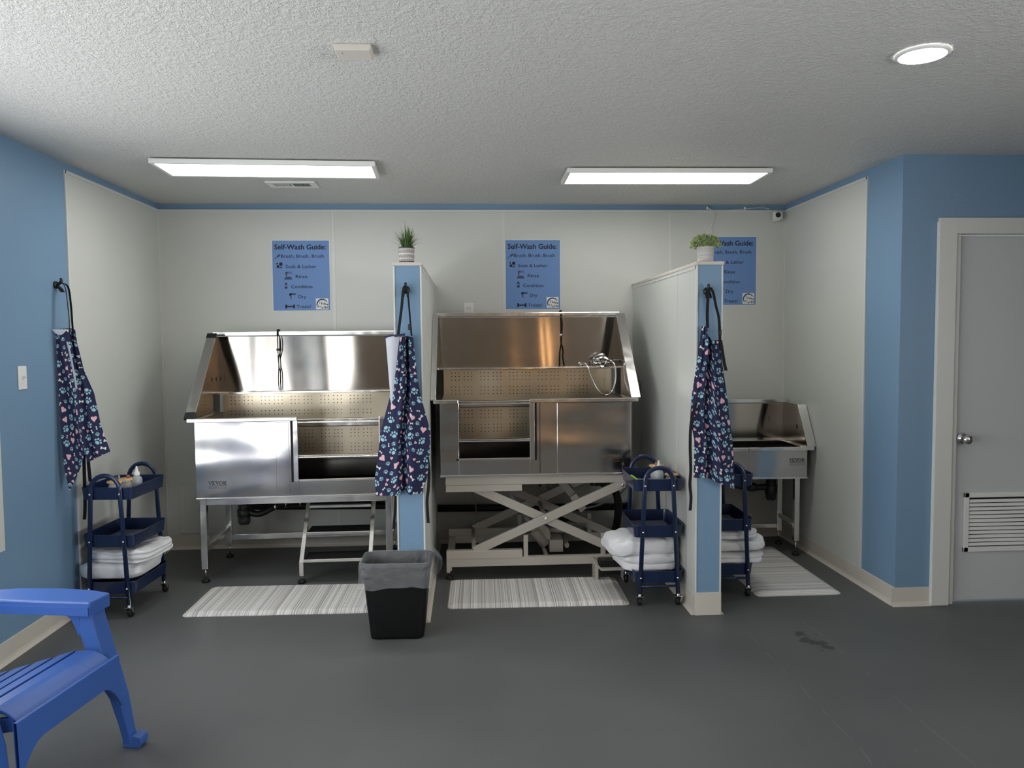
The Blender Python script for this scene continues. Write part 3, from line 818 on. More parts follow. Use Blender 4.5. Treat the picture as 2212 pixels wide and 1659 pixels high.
    sr = MB(); sr.box(-.04, -.001, .008, .07, zr-.008, zr+.01).box(L+.001, L+.04, .008, .07, zr-.008, zr+.01)
    sr.build('rim_return', ST, t, bevel=.003)
    MB().box(-.004, L+.004, -.008, D, z0-.010, z0+.004).build('bottom_edge', M['steel_trim'], t, bevel=.003)
    # maker's marking
    if mark:
        mk = MB(); mx_, mz_ = mark; yk = -.0048 if gate_right != 'right' else -.0128
        e = slab_letters(mk, mx_, mz_, .0225, yk)
        for k_, hh in ((-.008, .003), (-.016, .0018), (-.024, .0018)):
            mk.add([(mx_, yk, mz_+k_), (e, yk, mz_+k_), (e, yk, mz_+k_+hh), (mx_, yk, mz_+k_+hh)], [(0, 1, 2, 3)])
        mk.build('marking', markm, t, recalc=False)
    return t

def foot(mb, x, y, zb, mi=0):
    mb.lathe([(.0001, 0), (.024, 0), (.026, .008), (.020, .018), (.010, .024), (.0001, .026)], (x, y, 0), 20, mi)
def bolt(mb, x, y, z0, z1): mb.tube([(x, y, z0), (x, y, z1)], .0045, 8)

# left tub on its legs
R1 = math.radians(2.4)
T1 = tub('grooming_tub', 'large stainless steel dog wash tub on legs with steps, in the left stall', (.502, -.835, 0), R1, 1.20, .68, .532, 1.013, 1.560, .618, 1.115, .632, .53,
         (1.148,), ((.955, 1.136, .055), (.700, .897, .033)), 0, 'left', (.075, .616), M['mark'], side_holes=(0,), caps=(True, True))
lg = {}
for (x, y) in ((.03, .035), (1.165, .035), (.03, .60), (1.165, .60)):
    l = MB().box(x-.02, x+.02, y-.02, y+.02, .085, .532); l = l.build('leg', M['steel_trim'], T1, bevel=.003)
    b = MB(); foot(b, x, y, 0); b.build('foot', M['rubber'], l); b = MB(); bolt(b, x, y, .02, .09); b.build('levelling_bolt', M['steel_trim'], l)
MB().box(.05, 1.145, .017, .053, .485, .533).build('frame_rail', M['steel_trim'], T1, bevel=.003)
MB().box(.05, 1.145, .582, .618, .485, .533).build('frame_rail', M['steel_trim'], T1, bevel=.003)
for x in (.03, 1.165):
    MB().box(x-.018, x+.018, .055, .58, .485, .533).build('frame_rail', M['steel_trim'], T1, bevel=.003)
    MB().box(x-.015, x+.015, .055, .58, .185, .225).build('lower_rail', M['steel_trim'], T1, bevel=.003)
MB().box(.05, 1.145, .585, .615, .12, .16).build('lower_rail', M['steel_trim'], T1, bevel=.003)
# drain trap under the left tub
d = MB()
d.lathe([(.045, .535), (.045, .44), (.036, .435), (.036, .395), (.044, .39), (.044, .345), (.040, .34)], (.20, .33, 0), 24)
d.tube(smooth_path([(.22, .33, .375), (.28, .33, .355), (.33, .34, .365), (.40, .37, .395), (.50, .42, .405), (.62, .47, .405), (.80, .52, .405), (1.0, .53, .40)]), .021, 14)
dp = d.build('drain_pipe', M['pvc_black'], T1)
MB().lathe([(.040, .34), (.040, .31), (.032, .290), (.0001, .285)], (.20, .33, 0), 24).build('trap_cup', M['smoke'], dp)
for (x, y, z) in ((.395, .368, .393), (.455, .40, .402), (.545, .44, .405)):
    MB().lathe([(.024, -.008), (.025, -.008), (.025, .008), (.024, .008)], (0, 0, 0), 20, axis='x').build('hose_clamp', M['steel_trim'], dp).location = (x, y, z)
# folding steps, part of the left tub's outfit but standing on their own feet
ST_ = thing('step_ladder', 'steel three-tread step with black treads in front of the left tub', 'steps', (1.135, -.87, 0), R1*.5)
for x in (0, .42):
    s_ = MB(); s_.bar((x, .005, .125), (x, .285, .45), .026, .026, up=(0, -1, 1)).bar((x, .005, .045), (x, .005, .135), .026, .026, up=(0, 1, 0))
    s_ = s_.build('side_rail', M['steel_trim'], ST_, bevel=.002)
    b = MB(); foot(b, x, .005, 0); b.build('foot', M['rubber'], s_)
for i, (y, z) in enumerate(((.0, .145), (.12, .285), (.245, .43))):
    tr = MB().box(.015, .405, y, y+.17, z-.004, z+.003).build('tread', M['rubber'], ST_, bevel=.002)
    MB().box(.013, .407, y-.014, y+.002, z-.014, z+.006).build('tread_edge', M['steel_trim'], tr, bevel=.003)

# middle tub on the scissor lift
T2 = tub('grooming_tub', 'large stainless steel dog wash tub raised on a beige scissor lift, middle stall', (2.000, -.885, 0), 0, 1.19, .70, .655, 1.113, 1.680, .114, .552, .757, .50,
         (1.300,), ((1.070, 1.288, .045), (.800, 1.024, .030)), 0, 'right', (1.005, .752), M['mark_brown'], side_holes=(), caps=(False, False), flange=(.034, .060))
F = M['frame']
fr_ = MB().box(.028, 1.155, .01, .05, .592, .643).box(.028, 1.155, .60, .64, .592, .643).box(.028, .066, .05, .60, .592, .643).box(1.115, 1.155, .05, .60, .592, .643)
fr_.build('lift_top_frame', F, T2, bevel=.003)
MB().box(.03, .503, .004, .046, .552, .592).build('track_cover', F, T2, bevel=.002)
MB().box(1.10, 1.155, .008, .014, .560, .595).build('hinge_plate', F, T2, bevel=.002)
bs = MB().box(.03, 1.17, .01, .05, .078, .133).box(.03, 1.17, .58, .62, .078, .133).box(.03, .075, .05, .58, .078, .133).box(1.13, 1.17, .05, .58, .078, .133)
bs.build('lift_base_frame', F, T2, bevel=.003)
MB().box(.028, .503, .002, .052, .130, .180).build('roller_track', F, T2, bevel=.003)
MB().box(.028, .503, .575, .625, .130, .180).build('roller_track', F, T2, bevel=.003)
for x, y in ((.525, .03), (1.016, .03), (.525, .60), (1.016, .60)):
    MB().box(x-.014, x+.014, y-.014, y+.014, .13, .268).build('stop_post', F, T2, bevel=.002)
def lift_arm(a, b, y): return MB().bar((a[0], y, a[1]), (b[0], y, b[1]), .022, .056, up=(0, 0, 1)).build('scissor_arm', F, T2, bevel=.003)
for y, y2 in ((.03, .055), (.60, .575)):
    lift_arm((.20, .172), (1.13, .578), y)
    lift_arm((.20, .572), (1.16, .128), y2)
def pin(x, y, z, r=.012, mt='chrome'):
    MB().lathe([(.0001, -.008), (r*.6, -.007), (r, -.003), (r, .004)], (x, y, z), 20, axis='y').build('pivot_pin', M[mt], T2)
pin(.651, .018, .370); pin(1.137, .006, .578)
for (x, z) in ((1.13, .578), (.20, .172), (.66, .36)):
    MB().tube([(x, .04, z), (x, .59, z)], .014, 12).build('cross_tube', F, T2)
MB().bar((.86, .30, .46), (.93, .30, .36), .05, .05).build('arm_brace', F, T2, bevel=.002)
MB().bar((.80, .56, .52), (.90, .56, .40), .02, .05).build('arm_brace', F, T2, bevel=.002)
ac = MB(); ac.tube([(.40, .30, .545), (.555, .30, .305)], .011, 14); ac.tube([(.545, .30, .32), (.585, .30, .255)], .016, 14)
ac = ac.build('actuator_rod', M['wire_grey'], T2)
am = MB(); am.tube([(.58, .30, .265), (.615, .30, .215)], .024, 16); am.tube([(.605, .30, .23), (.675, .30, .13)], .036, 20)
am.build('actuator_motor', M['frame'], T2)
mo = MB(); mo.prism([(.60, .30), (.585, .26), (.64, .20), (.70, .16), (.712, .19), (.70, .24), (.66, .27), (.62, .265)], 'y', .285, .345); mo.build('motor_housing', M['frame'], T2, bevel=.006)
lk = MB(); lk.tube([(.665, .10, .105), (.665, .52, .105)], .013, 12); lk.tube([(.82, .30, .12), (.82, .55, .135)], .017, 14).tube([(.70, .40, .20), (.90, .40, .20)], .016, 14); lk.box(.70, .79, .26, .42, .09, .17)
lk.build('motor_bracket', F, T2, bevel=.002)
for x, y in ((.045, .03), (1.14, .03), (.045, .60), (1.14, .60)):
    b = MB().box(x-.016, x+.016, y-.016, y+.016, .055, .08).build('foot_block', F, T2)
    g = MB(); foot(g, x, y, 0); g.build('foot', M['rubber'], b); g = MB(); bolt(g, x, y, .02, .06); g.build('levelling_bolt', M['steel_trim'], b)
MB().box(.028, .050, .006, .05, .045, .13).build('corner_leg', F, T2, bevel=.002)
# faucet with hand shower and hose on the ledge
fx = MB(); fx.tube([(1.045, .60, 1.326), (1.12, .60, 1.326)], .019, 18).tube([(1.12, .60, 1.326), (1.165, .60, 1.326)], .014, 16).tube([(1.11, .60, 1.31), (1.11, .62, 1.30)], .014, 12)
fa = fx.build('faucet', M['chrome'], T2)
hd = MB(); hd.tube([(1.075, .585, 1.352), (1.105, .58, 1.372), (1.145, .57, 1.352), (1.175, .555, 1.334)], [.012, .014, .012, .010], 14)
hd.build('shower_handle', M['chrome'], fa)
ds = MB(); ds.lathe([(.0001, .012), (.03, .010), (.044, .002), (.045, -.004), (.0001, -.006)], (0, 0, 0), 28)
ds = ds.build('shower_head', M['chrome'], fa); ds.location = (1.085, .585, 1.372); ds.rotation_euler = (math.radians(20), math.radians(-24), 0)
hs = MB(); hs.tube(smooth_path([(1.172, .555, 1.336), (1.190, .535, 1.305), (1.190, .515, 1.22), (1.165, .51, 1.135), (1.12, .51, 1.106), (1.075, .515, 1.135), (1.03, .54, 1.22), (1.005, .57, 1.30), (.985, .60, 1.322), (.96, .63, 1.315)]), .0062, 10)
hs.build('shower_hose', M['chrome'], fa)
hs = MB(); hs.tube(smooth_path([(1.19, .62, 1.345), (1.26, .60, 1.34), (1.315, .58, 1.31), (1.365, .58, 1.24), (1.388, .58, 1.12), (1.392, .58, .95), (1.388, .58, .80), (1.36, .58, .60), (1.25, .58, .42), (1.10, .60, .33), (1.0, .62, .30)]), .0075, 10)
hs.build('supply_hose', M['wire_grey'], fa)
# drain of the middle tub and its fat hose
dm = MB(); dm.lathe([(.05, .655), (.05, .56), (.035, .55), (.035, .50)], (1.03, .42, 0), 22)
dm.tube(smooth_path([(1.03, .44, .53), (1.10, .46, .50), (1.18, .48, .44), (1.205, .50, .34), (1.205, .54, .22), (1.19, .60, .12), (1.10, .60, .03)]), .027, 14)
dm.build('drain_hose', M['pvc_black'], T2)
cd_ = MB(); cd_.tube(smooth_path([(.17, .64, .56), (.15, .64, .48), (.20, .64, .40), (.22, .62, .30), (.20, .60, .20)]), .003, 6)
cd_.build('power_cord', M['wire_grey'], T2)
cb = MB()
for i in range(5):
    pts = [(.78+.16*math.cos(a)+.01*i, .52+.05*math.sin(a), .16+.012*i+.01*math.sin(2*a+i)) for a in [2*math.pi*q/14 for q in range(15)]]
    cb.tube(smooth_path(pts, 3), .0035, 6)
cb.build('coiled_cord', M['wire_grey'], T2)
# foot control of the lift
t = thing('foot_control', 'black foot pedal on a pale metal plate beside the scissor lift base', 'pedal', (3.020, -.985, 0))
MB().prism([(-.085, .118), (-.045, .075), (.13, .075), (.13, .087), (-.04, .087), (-.078, .124)], 'y', -.03, .10).build('plate', F, t, bevel=.001)
MB().prism([(-.05, .088), (.13, .088), (.13, .125), (-.045, .13)], 'y', .0, .08).build('pedal', M['black'], t, bevel=.004)
MB().box(-.08, -.06, -.02, .09, 0, .118).box(.10, .12, .0, .09, 0, .076).build('stand', F, t)

# small tub on the right
T3 = tub('grooming_tub', 'small low stainless steel wash tub in the right stall beneath the hidden poster', (3.60, -.565, 0), 0, .86, .50, .548, .742, 1.042, .440, .452, .735, .16,
         (.748,), (), 0, None, (.735, .655), M['mark'], side_holes=(.86,), caps=(False, False))
for (x, y) in ((.03, .05), (.81, .05), (.03, .34), (.81, .34)):
    l = MB().box(x-.018, x+.018, y-.018, y+.018, .10, .54).build('leg', M['steel_trim'], T3, bevel=.003)
    b = MB(); foot(b, x, y, 0); b.build('foot', M['rubber'], l); b = MB(); bolt(b, x, y, .02, .11); b.build('levelling_bolt', M['steel_trim'], l)
for x in (.03, .81): MB().box(x-.013, x+.013, .068, .322, .20, .235).build('lower_rail', M['steel_trim'], T3, bevel=.002)
MB().box(.048, .792, .33, .35, .12, .15).build('lower_rail', M['steel_trim'], T3, bevel=.002)
d = MB(); d.lathe([(.042, .548), (.042, .50), (.034, .49), (.034, .46), (.042, .455), (.042, .40), (.038, .395)], (.70, .22, 0), 22)
d.tube(smooth_path([(.68, .22, .445), (.60, .22, .44), (.52, .22, .445), (.44, .22, .46), (.36, .24, .48), (.30, .26, .42), (.29, .28, .32), (.22, .30, .25), (.12, .32, .22)]), .022, 14)
d.lathe([(.0225, -.03), (.031, -.02), (.033, 0), (.031, .02), (.0225, .03)], (.565, .22, .443), 16, axis='x')
dp = d.build('drain_pipe', M['pvc_black'], T3)
MB().lathe([(.038, .395), (.038, .37), (.030, .350), (.0001, .345)], (.70, .22, 0), 22).build('trap_cup', M['smoke'], dp)

# faucet seen behind the apron on the left tub's ledge
fx = MB(); fx.tube([(1.155, .60, 1.175), (1.19, .60, 1.175)], .017, 16); fa = fx.build('faucet', M['chrome'], T1)
MB().bar((1.165, .59, 1.20), (1.185, .585, 1.225), .03, .012).build('faucet_lever', M['chrome'], fa, bevel=.002)

# pipes along the foot of the back wall
o = MB().tube([(.60, -.075, .318), (1.795, -.075, .302)], .026, 18).build('waste_pipe', M['pvc_black']); tag(o, 'black waste pipe along the wall behind the left tub', 'pipe', 'black waste pipes')
o = MB().tube([(1.945, -.075, .277), (3.34, -.075, .262)], .026, 18).tube([(3.325, -.075, .262), (3.35, -.075, .262)], .031, 18).build('waste_pipe', M['pvc_black']); tag(o, 'black waste pipe along the wall behind the scissor lift', 'pipe', 'black waste pipes')
o = MB().tube(smooth_path([(2.86, -.12, .27), (2.88, -.2, .22), (2.72, -.25, .20), (2.70, -.27, .10), (2.70, -.28, .02)]), .026, 14).build('waste_pipe', M['pvc_black']); tag(o, 'fat black hose dropping to the floor behind the lift motor', 'pipe', 'black waste pipes')
for x in (2.690, 2.870):
    t = thing('shutoff_valve', 'small chrome shut-off valve under the middle tub, on the %s' % ('left of the white dome' if x < 2.8 else 'right of the white dome'), 'valve', (x, -.004, .44), 0, 'shut-off valves under the middle tub')
    MB().lathe([(.022, 0), (.022, -.004), (.008, -.006), (.008, -.05), (.0001, -.05)], n=18, axis='y').build('stem', M['chrome'], t)
    MB().lathe([(.0001, -.048), (.016, -.05), (.018, -.062), (.0001, -.064)], n=14, axis='y').build('handle', M['chrome'], t)
t = thing('wall_dome', 'white rounded wall cap between the two valves under the middle tub', 'cap', (2.785, -.003, .415))
MB().lathe([(.045, 0), (.042, -.02), (.028, -.036), (.0001, -.042)], n=24, axis='y').build('dome', M['wire_grey'], t)
# leashes hung over the backs of the two big tubs
def leash(label, x, y, zt, zl, loops):
    t = thing('grooming_leash', label, 'leash', (x, y, zt), 0, 'black leashes over the tub backs')
    mb = MB(); mb.ribbon([(0, .03, -.03), (0, .03, .008), (0, .0, .013), (0, -.022, .006), (0, -.024, -.03)], (1, 0, 0), .013, .003)
    for pts in loops: mb.tube(smooth_path([(p[0], -.022, p[1]) for p in pts], 4), .0036, 7)
    mb.build('cord', M['strap'], t)
    MB().box(-.010, .010, -.032, -.016, -.135 if zl < .5 else -.03, -.120 if zl < .5 else -.014).build('slider', M['black'], t, bevel=.003)
    MB().tube([(.001, -.024, -.152), (.001, -.024, -.172)], .006, 8).build('clasp', M['chrome'], t)
leash('black leash cord hanging over the back of the left tub', .860, -.17, 1.565, .4,
      [[(0, 0), (-.001, -.10), (0, -.19), (.003, -.24), (-.003, -.34), (.002, -.41)], [(.0, -.02), (.016, -.05), (.018, -.12), (.004, -.18), (.0, -.20)], [(0, -.24), (.012, -.29), (.012, -.40), (.011, -.41)]])
leash('black leash cord hanging over the back of the middle tub', 2.83, -.205, 1.685, .6,
      [[(0, 0), (.004, -.10), (.002, -.19), (.004, -.22), (-.006, -.28), (-.009, -.38)], [(.004, -.22), (.016, -.27), (.014, -.31), (.024, -.38)], [(.0, -.02), (.010, -.08), (.008, -.15), (.003, -.21)]])

# ------------------------------------------------------------------ mats
def anti_mat(label, loc, rotz):
    a, b, h, e = .512, .252, .017, .035
    def rr(ax, by, r, n=6):
        pts = []
        for cx, cy, a0 in ((ax-r, by-r, 0), (-ax+r, by-r, 90), (-ax+r, -by+r, 180), (ax-r, -by+r, 270)):
            for i in range(n+1):
                t_ = math.radians(a0+90*i/n); pts.append((cx+r*math.cos(t_), cy+r*math.sin(t_)))
        return pts
    rings = [([p for p in rr(a, b, .03)], 0), ([p for p in rr(a, b, .03)], .004), ([p for p in rr(a-e, b-e, .015)], h), ([p for p in rr(a-e-.01, b-e-.01, .012)], h+.001)]
    vs = []; n = len(rings[0][0])
    for r_, z in rings: vs += [(p[0], p[1], z) for p in r_]
    fs = [(i*n+j, i*n+(j+1) % n, (i+1)*n+(j+1) % n, (i+1)*n+j) for i in range(3) for j in range(n)]
    fs += [tuple(range(n-1, -1, -1)), tuple(3*n+j for j in range(n))]
    o = MB().add(vs, fs).build('floor_mat', M['mat'], None, bevel=0)
    o.location = loc; o.rotation_euler = (0, 0, rotz)
    return tag(o, label, 'mat', 'striped padded floor mats')
anti_mat('striped grey padded mat on the floor left of the black bin', (1.118, -1.175, 0), math.radians(-.8))
anti_mat('striped grey padded mat in front of the scissor lift', (2.562, -1.160, 0), math.radians(-.8))
anti_mat('striped grey padded mat in the right stall, running back towards the small tub', (4.078, -.83, 0), math.radians(90))

# ------------------------------------------------------------------ rolling carts
def rr_path(ax, by, r, n=5):
    pts = []
    for cx, cy, a0 in ((ax-r, by-r, 0), (-ax+r, by-r, 90), (-ax+r, -by+r, 180), (ax-r, -by+r, 270)):
        for i in range(n+1):
            t_ = math.radians(a0+90*i/n); pts.append((cx+r*math.cos(t_), cy+r*math.sin(t_)))
    return pts
def make_cart(label, floor_pattern):
    """local: origin floor centre, x = narrow side, y = long side"""
    t = thing('rolling_cart', label, 'cart', (0, 0, 0), 0, 'navy three-tier rolling carts')
    hx, hy = .140, .205
    for zb, h in ((.645, .066), (.386, .066), (.128, .066)):
        mb = MB(); top, bot = rr_path(hx, hy, .03), rr_path(hx-.006, hy-.006, .028)
        n = len(top)
        vs = [(p[0], p[1], zb) for p in bot]+[(p[0], p[1], zb+h) for p in top]
        inn = rr_path(hx-.002, hy-.002, .028); ib = rr_path(hx-.009, hy-.009, .025)
        vs += [(p[0], p[1], zb+h) for p in inn]+[(p[0], p[1], zb+.003) for p in ib]
        fs = [tuple(range(n-1, -1, -1))]+[tuple(3*n+j for j in range(n))]
        for k_ in range(3): fs += [(k_*n+j, k_*n+(j+1) % n, (k_+1)*n+(j+1) % n, (k_+1)*n+j) for j in range(n)]
        mb.add(vs, fs)
        tr = mb.build('tray', M['navy'], t)
        r_ = MB(); pts = [(p[0], p[1], zb+h) for p in top]; r_.tube(pts+[pts[0], pts[1]], .0028, 6, caps=False); r_.build('rolled_edge', M['navy'], tr)
        ms = MB()
        for i in range(24):
            yy_ = -hy+.03+i*(2*hy-.06)/23
            ms.box(-hx+.025, hx-.025, yy_-.004, yy_+.004, zb+.0032, zb+.0042)
        ms.build('mesh_base', simple('mesh_grey', lin(128,134,146), 0.5) if 'mesh_grey' not in bpy.data.materials else bpy.data.materials['mesh_grey'], tr)
    for sy in (-1, 1):
        y = sy*(hy+.006)
        lm = MB(); pts = [(-.108, y, .066), (-.080, y, .66), (-.078, y, .70)]
        for i in range(1, 12):
            a = math.pi-math.pi*i/12; pts.append((.078*math.cos(a), y, .70+.078*math.sin(a)))
        pts += [(.078, y, .70), (.080, y, .66), (.108, y, .066)]
        lm.tube(pts, .0128, 14)
        lm.v = [(v[0], y+(v[1]-y)*.55, v[2]) for v in lm.v]
        lm.build('side_frame', M['navy'], t)
        MB().tube([(-.104, y, .112), (.104, y, .112)], .007, 10).build('crossbar', M['navy'], t)
        for z in (.678, .419, .161):
            for sx_ in (-1, 1):
                xx = sx_*(.108-(z-.055)/.605*.028)
                MB().lathe([(.0001, sy*.0145), (.004, sy*.0135), (.006, sy*.0105), (.006, sy*.009)], (xx, y, z), 12, axis='y').build('screw', M['chrome'], t)
        for sx_ in (-1, 1):
            cst = MB(); x0 = sx_*.108
            cst.tube([(x0, y, .070), (x0, y, .058)], .010, 12).box(x0-.019, x0+.019, y-.016, y+.016, .055, .060)
            cst.prism([(y-.014, .056), (y+.014, .056), (y+.025, .026), (y+.013, .022)], 'x', x0-.0145, x0-.0125).prism([(y-.014, .056), (y+.014, .056), (y+.025, .026), (y+.013, .022)], 'x', x0+.0125, x0+.0145)
            cb_ = cst.build('caster', M['chrome'], t)
            MB().lathe([(.0001, -.010), (.023, -.010), (.0258, -.006), (.0258, .006), (.023, .010), (.0001, .010)], (x0, y+.016, .0260), 24, axis='x').build('wheel', M['rubber'], cb_)
    return t
cart1 = make_cart('navy three-tier rolling cart under the apron by the left wall', 0)
cart1.location = (.228, -1.185, 0); cart1.rotation_euler = (0, 0, math.radians(-3))
cart2 = dup(cart1); cart2['label'] = 'navy three-tier rolling cart between the scissor lift and the right partition'
cart2.location = (3.232, -1.235, 0); cart2.rotation_euler = (0, 0, math.radians(-1.5))
cart3 = dup(cart1); cart3['label'] = 'navy three-tier rolling cart in the right stall, half hidden by the partition'
cart3.location = (3.672, -1.125, 0); cart3.rotation_euler = (0, 0, math.radians(-1.5))

# ------------------------------------------------------------------ towels
def towel(label, loc, rotz, wx, wy, h, layers, seed, group=None, tilt=0, droop=0.0, puff=.006):
    nu, nv = 96, 30
    def P(u, v):
        a = 2*math.pi*u; t_ = -1+2*v
        ca, sa = math.cos(a), math.sin(a)
        e = 2/5.0
        bx = math.copysign(abs(ca)**e, ca); by = math.copysign(abs(sa)**e, sa)
        prof = max(0, 1-abs(t_)**5)**(1/5)
        zz = t_*h/2
        rr_ = prof
        g = abs(math.sin(math.pi*layers*(v+.02*math.sin(a*2+seed))))**.5
        k_ = rr_*(1-.075*(1-g)*(prof > .25))
        x, y = bx*wx/2*k_, by*wy/2*k_
        nz_ = noise.noise(Vector((x*7+seed*3.1, y*7, zz*11+seed)))
        n2 = noise.noise(Vector((x*22+seed*3.1, y*22, zz*26+seed)))
        x += bx*(nz_*.026+n2*.009); y += by*(nz_*.014+n2*.005)
        zz += (nz_*puff*2.6+n2*puff*1.3)*(1 if t_ > -.6 else .1)*min(1, abs(t_)*2)
        zz -= droop*max(0, -x/(wx/2)-.35)**1.5*h
        return (x, y, zz+h/2)
    mb = MB().grid(P, nu, nv, closed_u=True)
    o = mb.build('towel', M['towel'], None)
    o.location = loc; o.rotation_euler = (math.radians(tilt), 0, rotz)
    return tag(o, label, 'towel', group)
G1, G2 = 'white folded towels on the left cart', 'white folded towels on the cart by the right partition'
TG = 'white folded towels on the carts'
towel('thick white towel at the bottom of the pile on the left cart', (.198, -1.180, .188), math.radians(-3), .35, .355, .095, 1, 1, TG)
towel('flat folded white towel on top of the pile on the left cart', (.262, -1.175, .278), math.radians(-8), 0.335, .375, .075, 3, 2, TG, puff=.007)
towel('white towel lying uppermost on the cart beside the scissor lift', (3.165, -1.225, .262), math.radians(3), .40, .35, .108, 1, 3, TG, droop=.35, puff=.008)
towel('white towel lying lower on the cart beside the scissor lift', (3.195, -1.225, .170), math.radians(2), .345, .35, .105, 2, 4, TG, puff=.006)
towel('lowest white towel on the cart in the right stall', (3.700, -1.135, .180), math.radians(-3), .40, .365, .075, 2, 5, TG)
towel('middle white towel on the cart in the right stall', (3.705, -1.125, .250), math.radians(2), .395, .365, .075, 1, 6, TG)
towel('uppermost white towel on the cart in the right stall', (3.690, -1.125, .318), math.radians(-2), .34, .355, .060, 2, 7, TG)

# ------------------------------------------------------------------ small things on the top trays
def jar(label, loc, r=.038, h=.075, cotton=True):
    t = thing('glass_jar', label, 'jar', loc, 0, 'clear jars with bamboo lids')
    MB().lathe([(.0001, .002), (r*.95, .002), (r, .006), (r, h*.8), (r*.86, h*.9), (r*.86, h), (r*.82, h), (r*.82, h*.9), (r*.94, h*.78), (r*.94, .006)], n=28).build('glass', M['glassy'], t)
    MB().lathe([(.0001, h), (r*1.18, h), (r*1.2, h+.003), (r*1.18, h+.009), (.0001, h+.009)], n=28).build('lid', M['bamboo'], t)
    MB().lathe([(.0001, h+.008), (.007, h+.010), (.0105, h+.018), (.007, h+.026), (.0001, h+.028)], n=16).build('knob', M['bead'], t)
    if cotton:
        def P(u, v):
            a = 2*math.pi*u; e = math.pi*(v-.5)
            q = 1+.1*noise.noise(Vector((math.cos(a)*3, math.sin(a)*3, v*6)))
            return (r*.86*math.cos(a)*math.cos(e)**.4*q, r*.86*math.sin(a)*math.cos(e)**.4*q, .006+h*.36*(1+math.sin(e)))
        MB().grid(P, 20, 10, closed_u=True).build('cotton_filling', M['towel'], t)
    return t
def squeeze_bottle(label, loc):
    t = thing('squeeze_bottle', label, 'bottle', loc, 0, 'white capped squeeze bottles')
    MB().lathe([(.0001, 0), (.026, 0), (.028, .004), (.028, .078), (.024, .090), (.013, .098), (.013, .102)], n=26).build('bottle_body', M['frost'], t)
    MB().lathe([(.0001, .002), (.0255, .002), (.0255, .052), (.0001, .052)], n=24).build('liquid', simple('bottle_liquid', lin(176,180,176), .2, alpha=.7) if 'bottle_liquid' not in bpy.data.materials else bpy.data.materials['bottle_liquid'], t)
    MB().lathe([(.0165, .100), (.0165, .118), (.010, .122), (.007, .134), (.0045, .150), (.0001, .152)], n=22).build('cap', M['white'], t)
    return t
ZT = .649
jar('clear jar with bamboo lid nearest the front on the left cart', (.232, -1.300, ZT))
jar('clear jar with bamboo lid just behind the swabs on the left cart', (.262, -1.215, ZT))
squeeze_bottle('white capped squeeze bottle on the left cart', (.312, -1.22, ZT))
t = thing('swab_bundle', 'bundle of cotton swabs standing beside the bottle on the left cart', 'swabs', (.292, -1.310, ZT))
b = MB()
for i in range(14):
    a = i*2.4; r_ = .004+.0008*i; b.tube([(r_*math.cos(a)*.5, r_*math.sin(a)*.5, .018), (r_*math.cos(a)*1.2, r_*math.sin(a)*1.2, .082)], .0011, 5)
    b.lathe([(.0001, -.007), (.0024, -.004), (.0024, .003), (.0001, .006)], (r_*math.cos(a)*1.2, r_*math.sin(a)*1.2, .083), 7)
b.build('swabs', M['cork'], t)
MB().lathe([(.0001, 0), (.015, 0), (.013, .022), (.010, .024), (.0001, .024)], n=18).build('holder', M['black'], t)
squeeze_bottle('white capped squeeze bottle on the cart beside the scissor lift', (3.252, -1.33, ZT)).scale = (1, 1, 1.0)
jar('clear jar with bamboo lid at the right edge of the cart beside the lift', (3.335, -1.30, ZT), r=.034, h=.060)
jar('clear jar with bamboo lid behind the bottle on the cart beside the lift', (3.285, -1.14, ZT), r=.036, h=.085)
t = thing('wire_clip', 'bent dark wire clip lying in the cart beside the lift', 'clip', (3.205, -1.36, ZT))
MB().tube(smooth_path([(-.02, 0, .003), (-.005, 0, .028), (.012, 0, .022), (.020, 0, .004)]), .002, 6).build('wire', M['black'], t)
t = thing('lime_comb', 'bright lime green comb leaning in the cart beside the lift', 'comb', (3.148, -1.33, ZT))
cmb = MB(); cmb.bar((-.045, .06, .060), (.03, -.02, .008), .022, .006)
cmb.build('spine', M['lime'], t, bevel=.002)
cmb = MB()
for i in range(12):
    f_ = i/11; p = Vector((-.045+.075*f_, .06-.08*f_, .060-.052*f_)); cmb.bar(p, p+Vector((.008, .010, -.006)), .0018, .0018)
cmb.build('teeth', M['lime'], t)

# ------------------------------------------------------------------ bin with liner
BX = 1.808
t = thing('trash_bin', 'black plastic waste bin with a clear liner standing before the left partition', 'bin', (BX, -1.738, 0), math.radians(-1))
def bin_ring(ax, by, r, z): return [(p[0], p[1], z) for p in rr_path(ax, by, r, 8)]
rings = [bin_ring(.118, .078, .03, 0), bin_ring(.132, .088, .035, .006), bin_ring(.134, .090, .038, .02), bin_ring(.166, .116, .045, .355), bin_ring(.166, .116, .045, .362), bin_ring(.174, .124, .048, .362), bin_ring(.176, .126, .05, .392), bin_ring(.168, .118, .046, .392), bin_ring(.160, .110, .042, .35), bin_ring(.128, .084, .036, .012)]
def loft(rings, mb=None, mi=0, cap0=True, cap1=True):
    mb = mb or MB(); n = len(rings[0]); vs = []
    for r_ in rings: vs += r_
    fs = [(i*n+j, i*n+(j+1) % n, (i+1)*n+(j+1) % n, (i+1)*n+j) for i in range(len(rings)-1) for j in range(n)]
    mb.add(vs, fs, mi, True)
    o = len(mb.v)-len(vs)
    if cap0: mb.add([vs[j] for j in range(n)], [tuple(range(n-1, -1, -1))], mi)
    if cap1: mb.add(vs[-n:], [tuple(range(n))], mi)
    return mb
loft(rings).build('bin_body', M['binblack'], t)
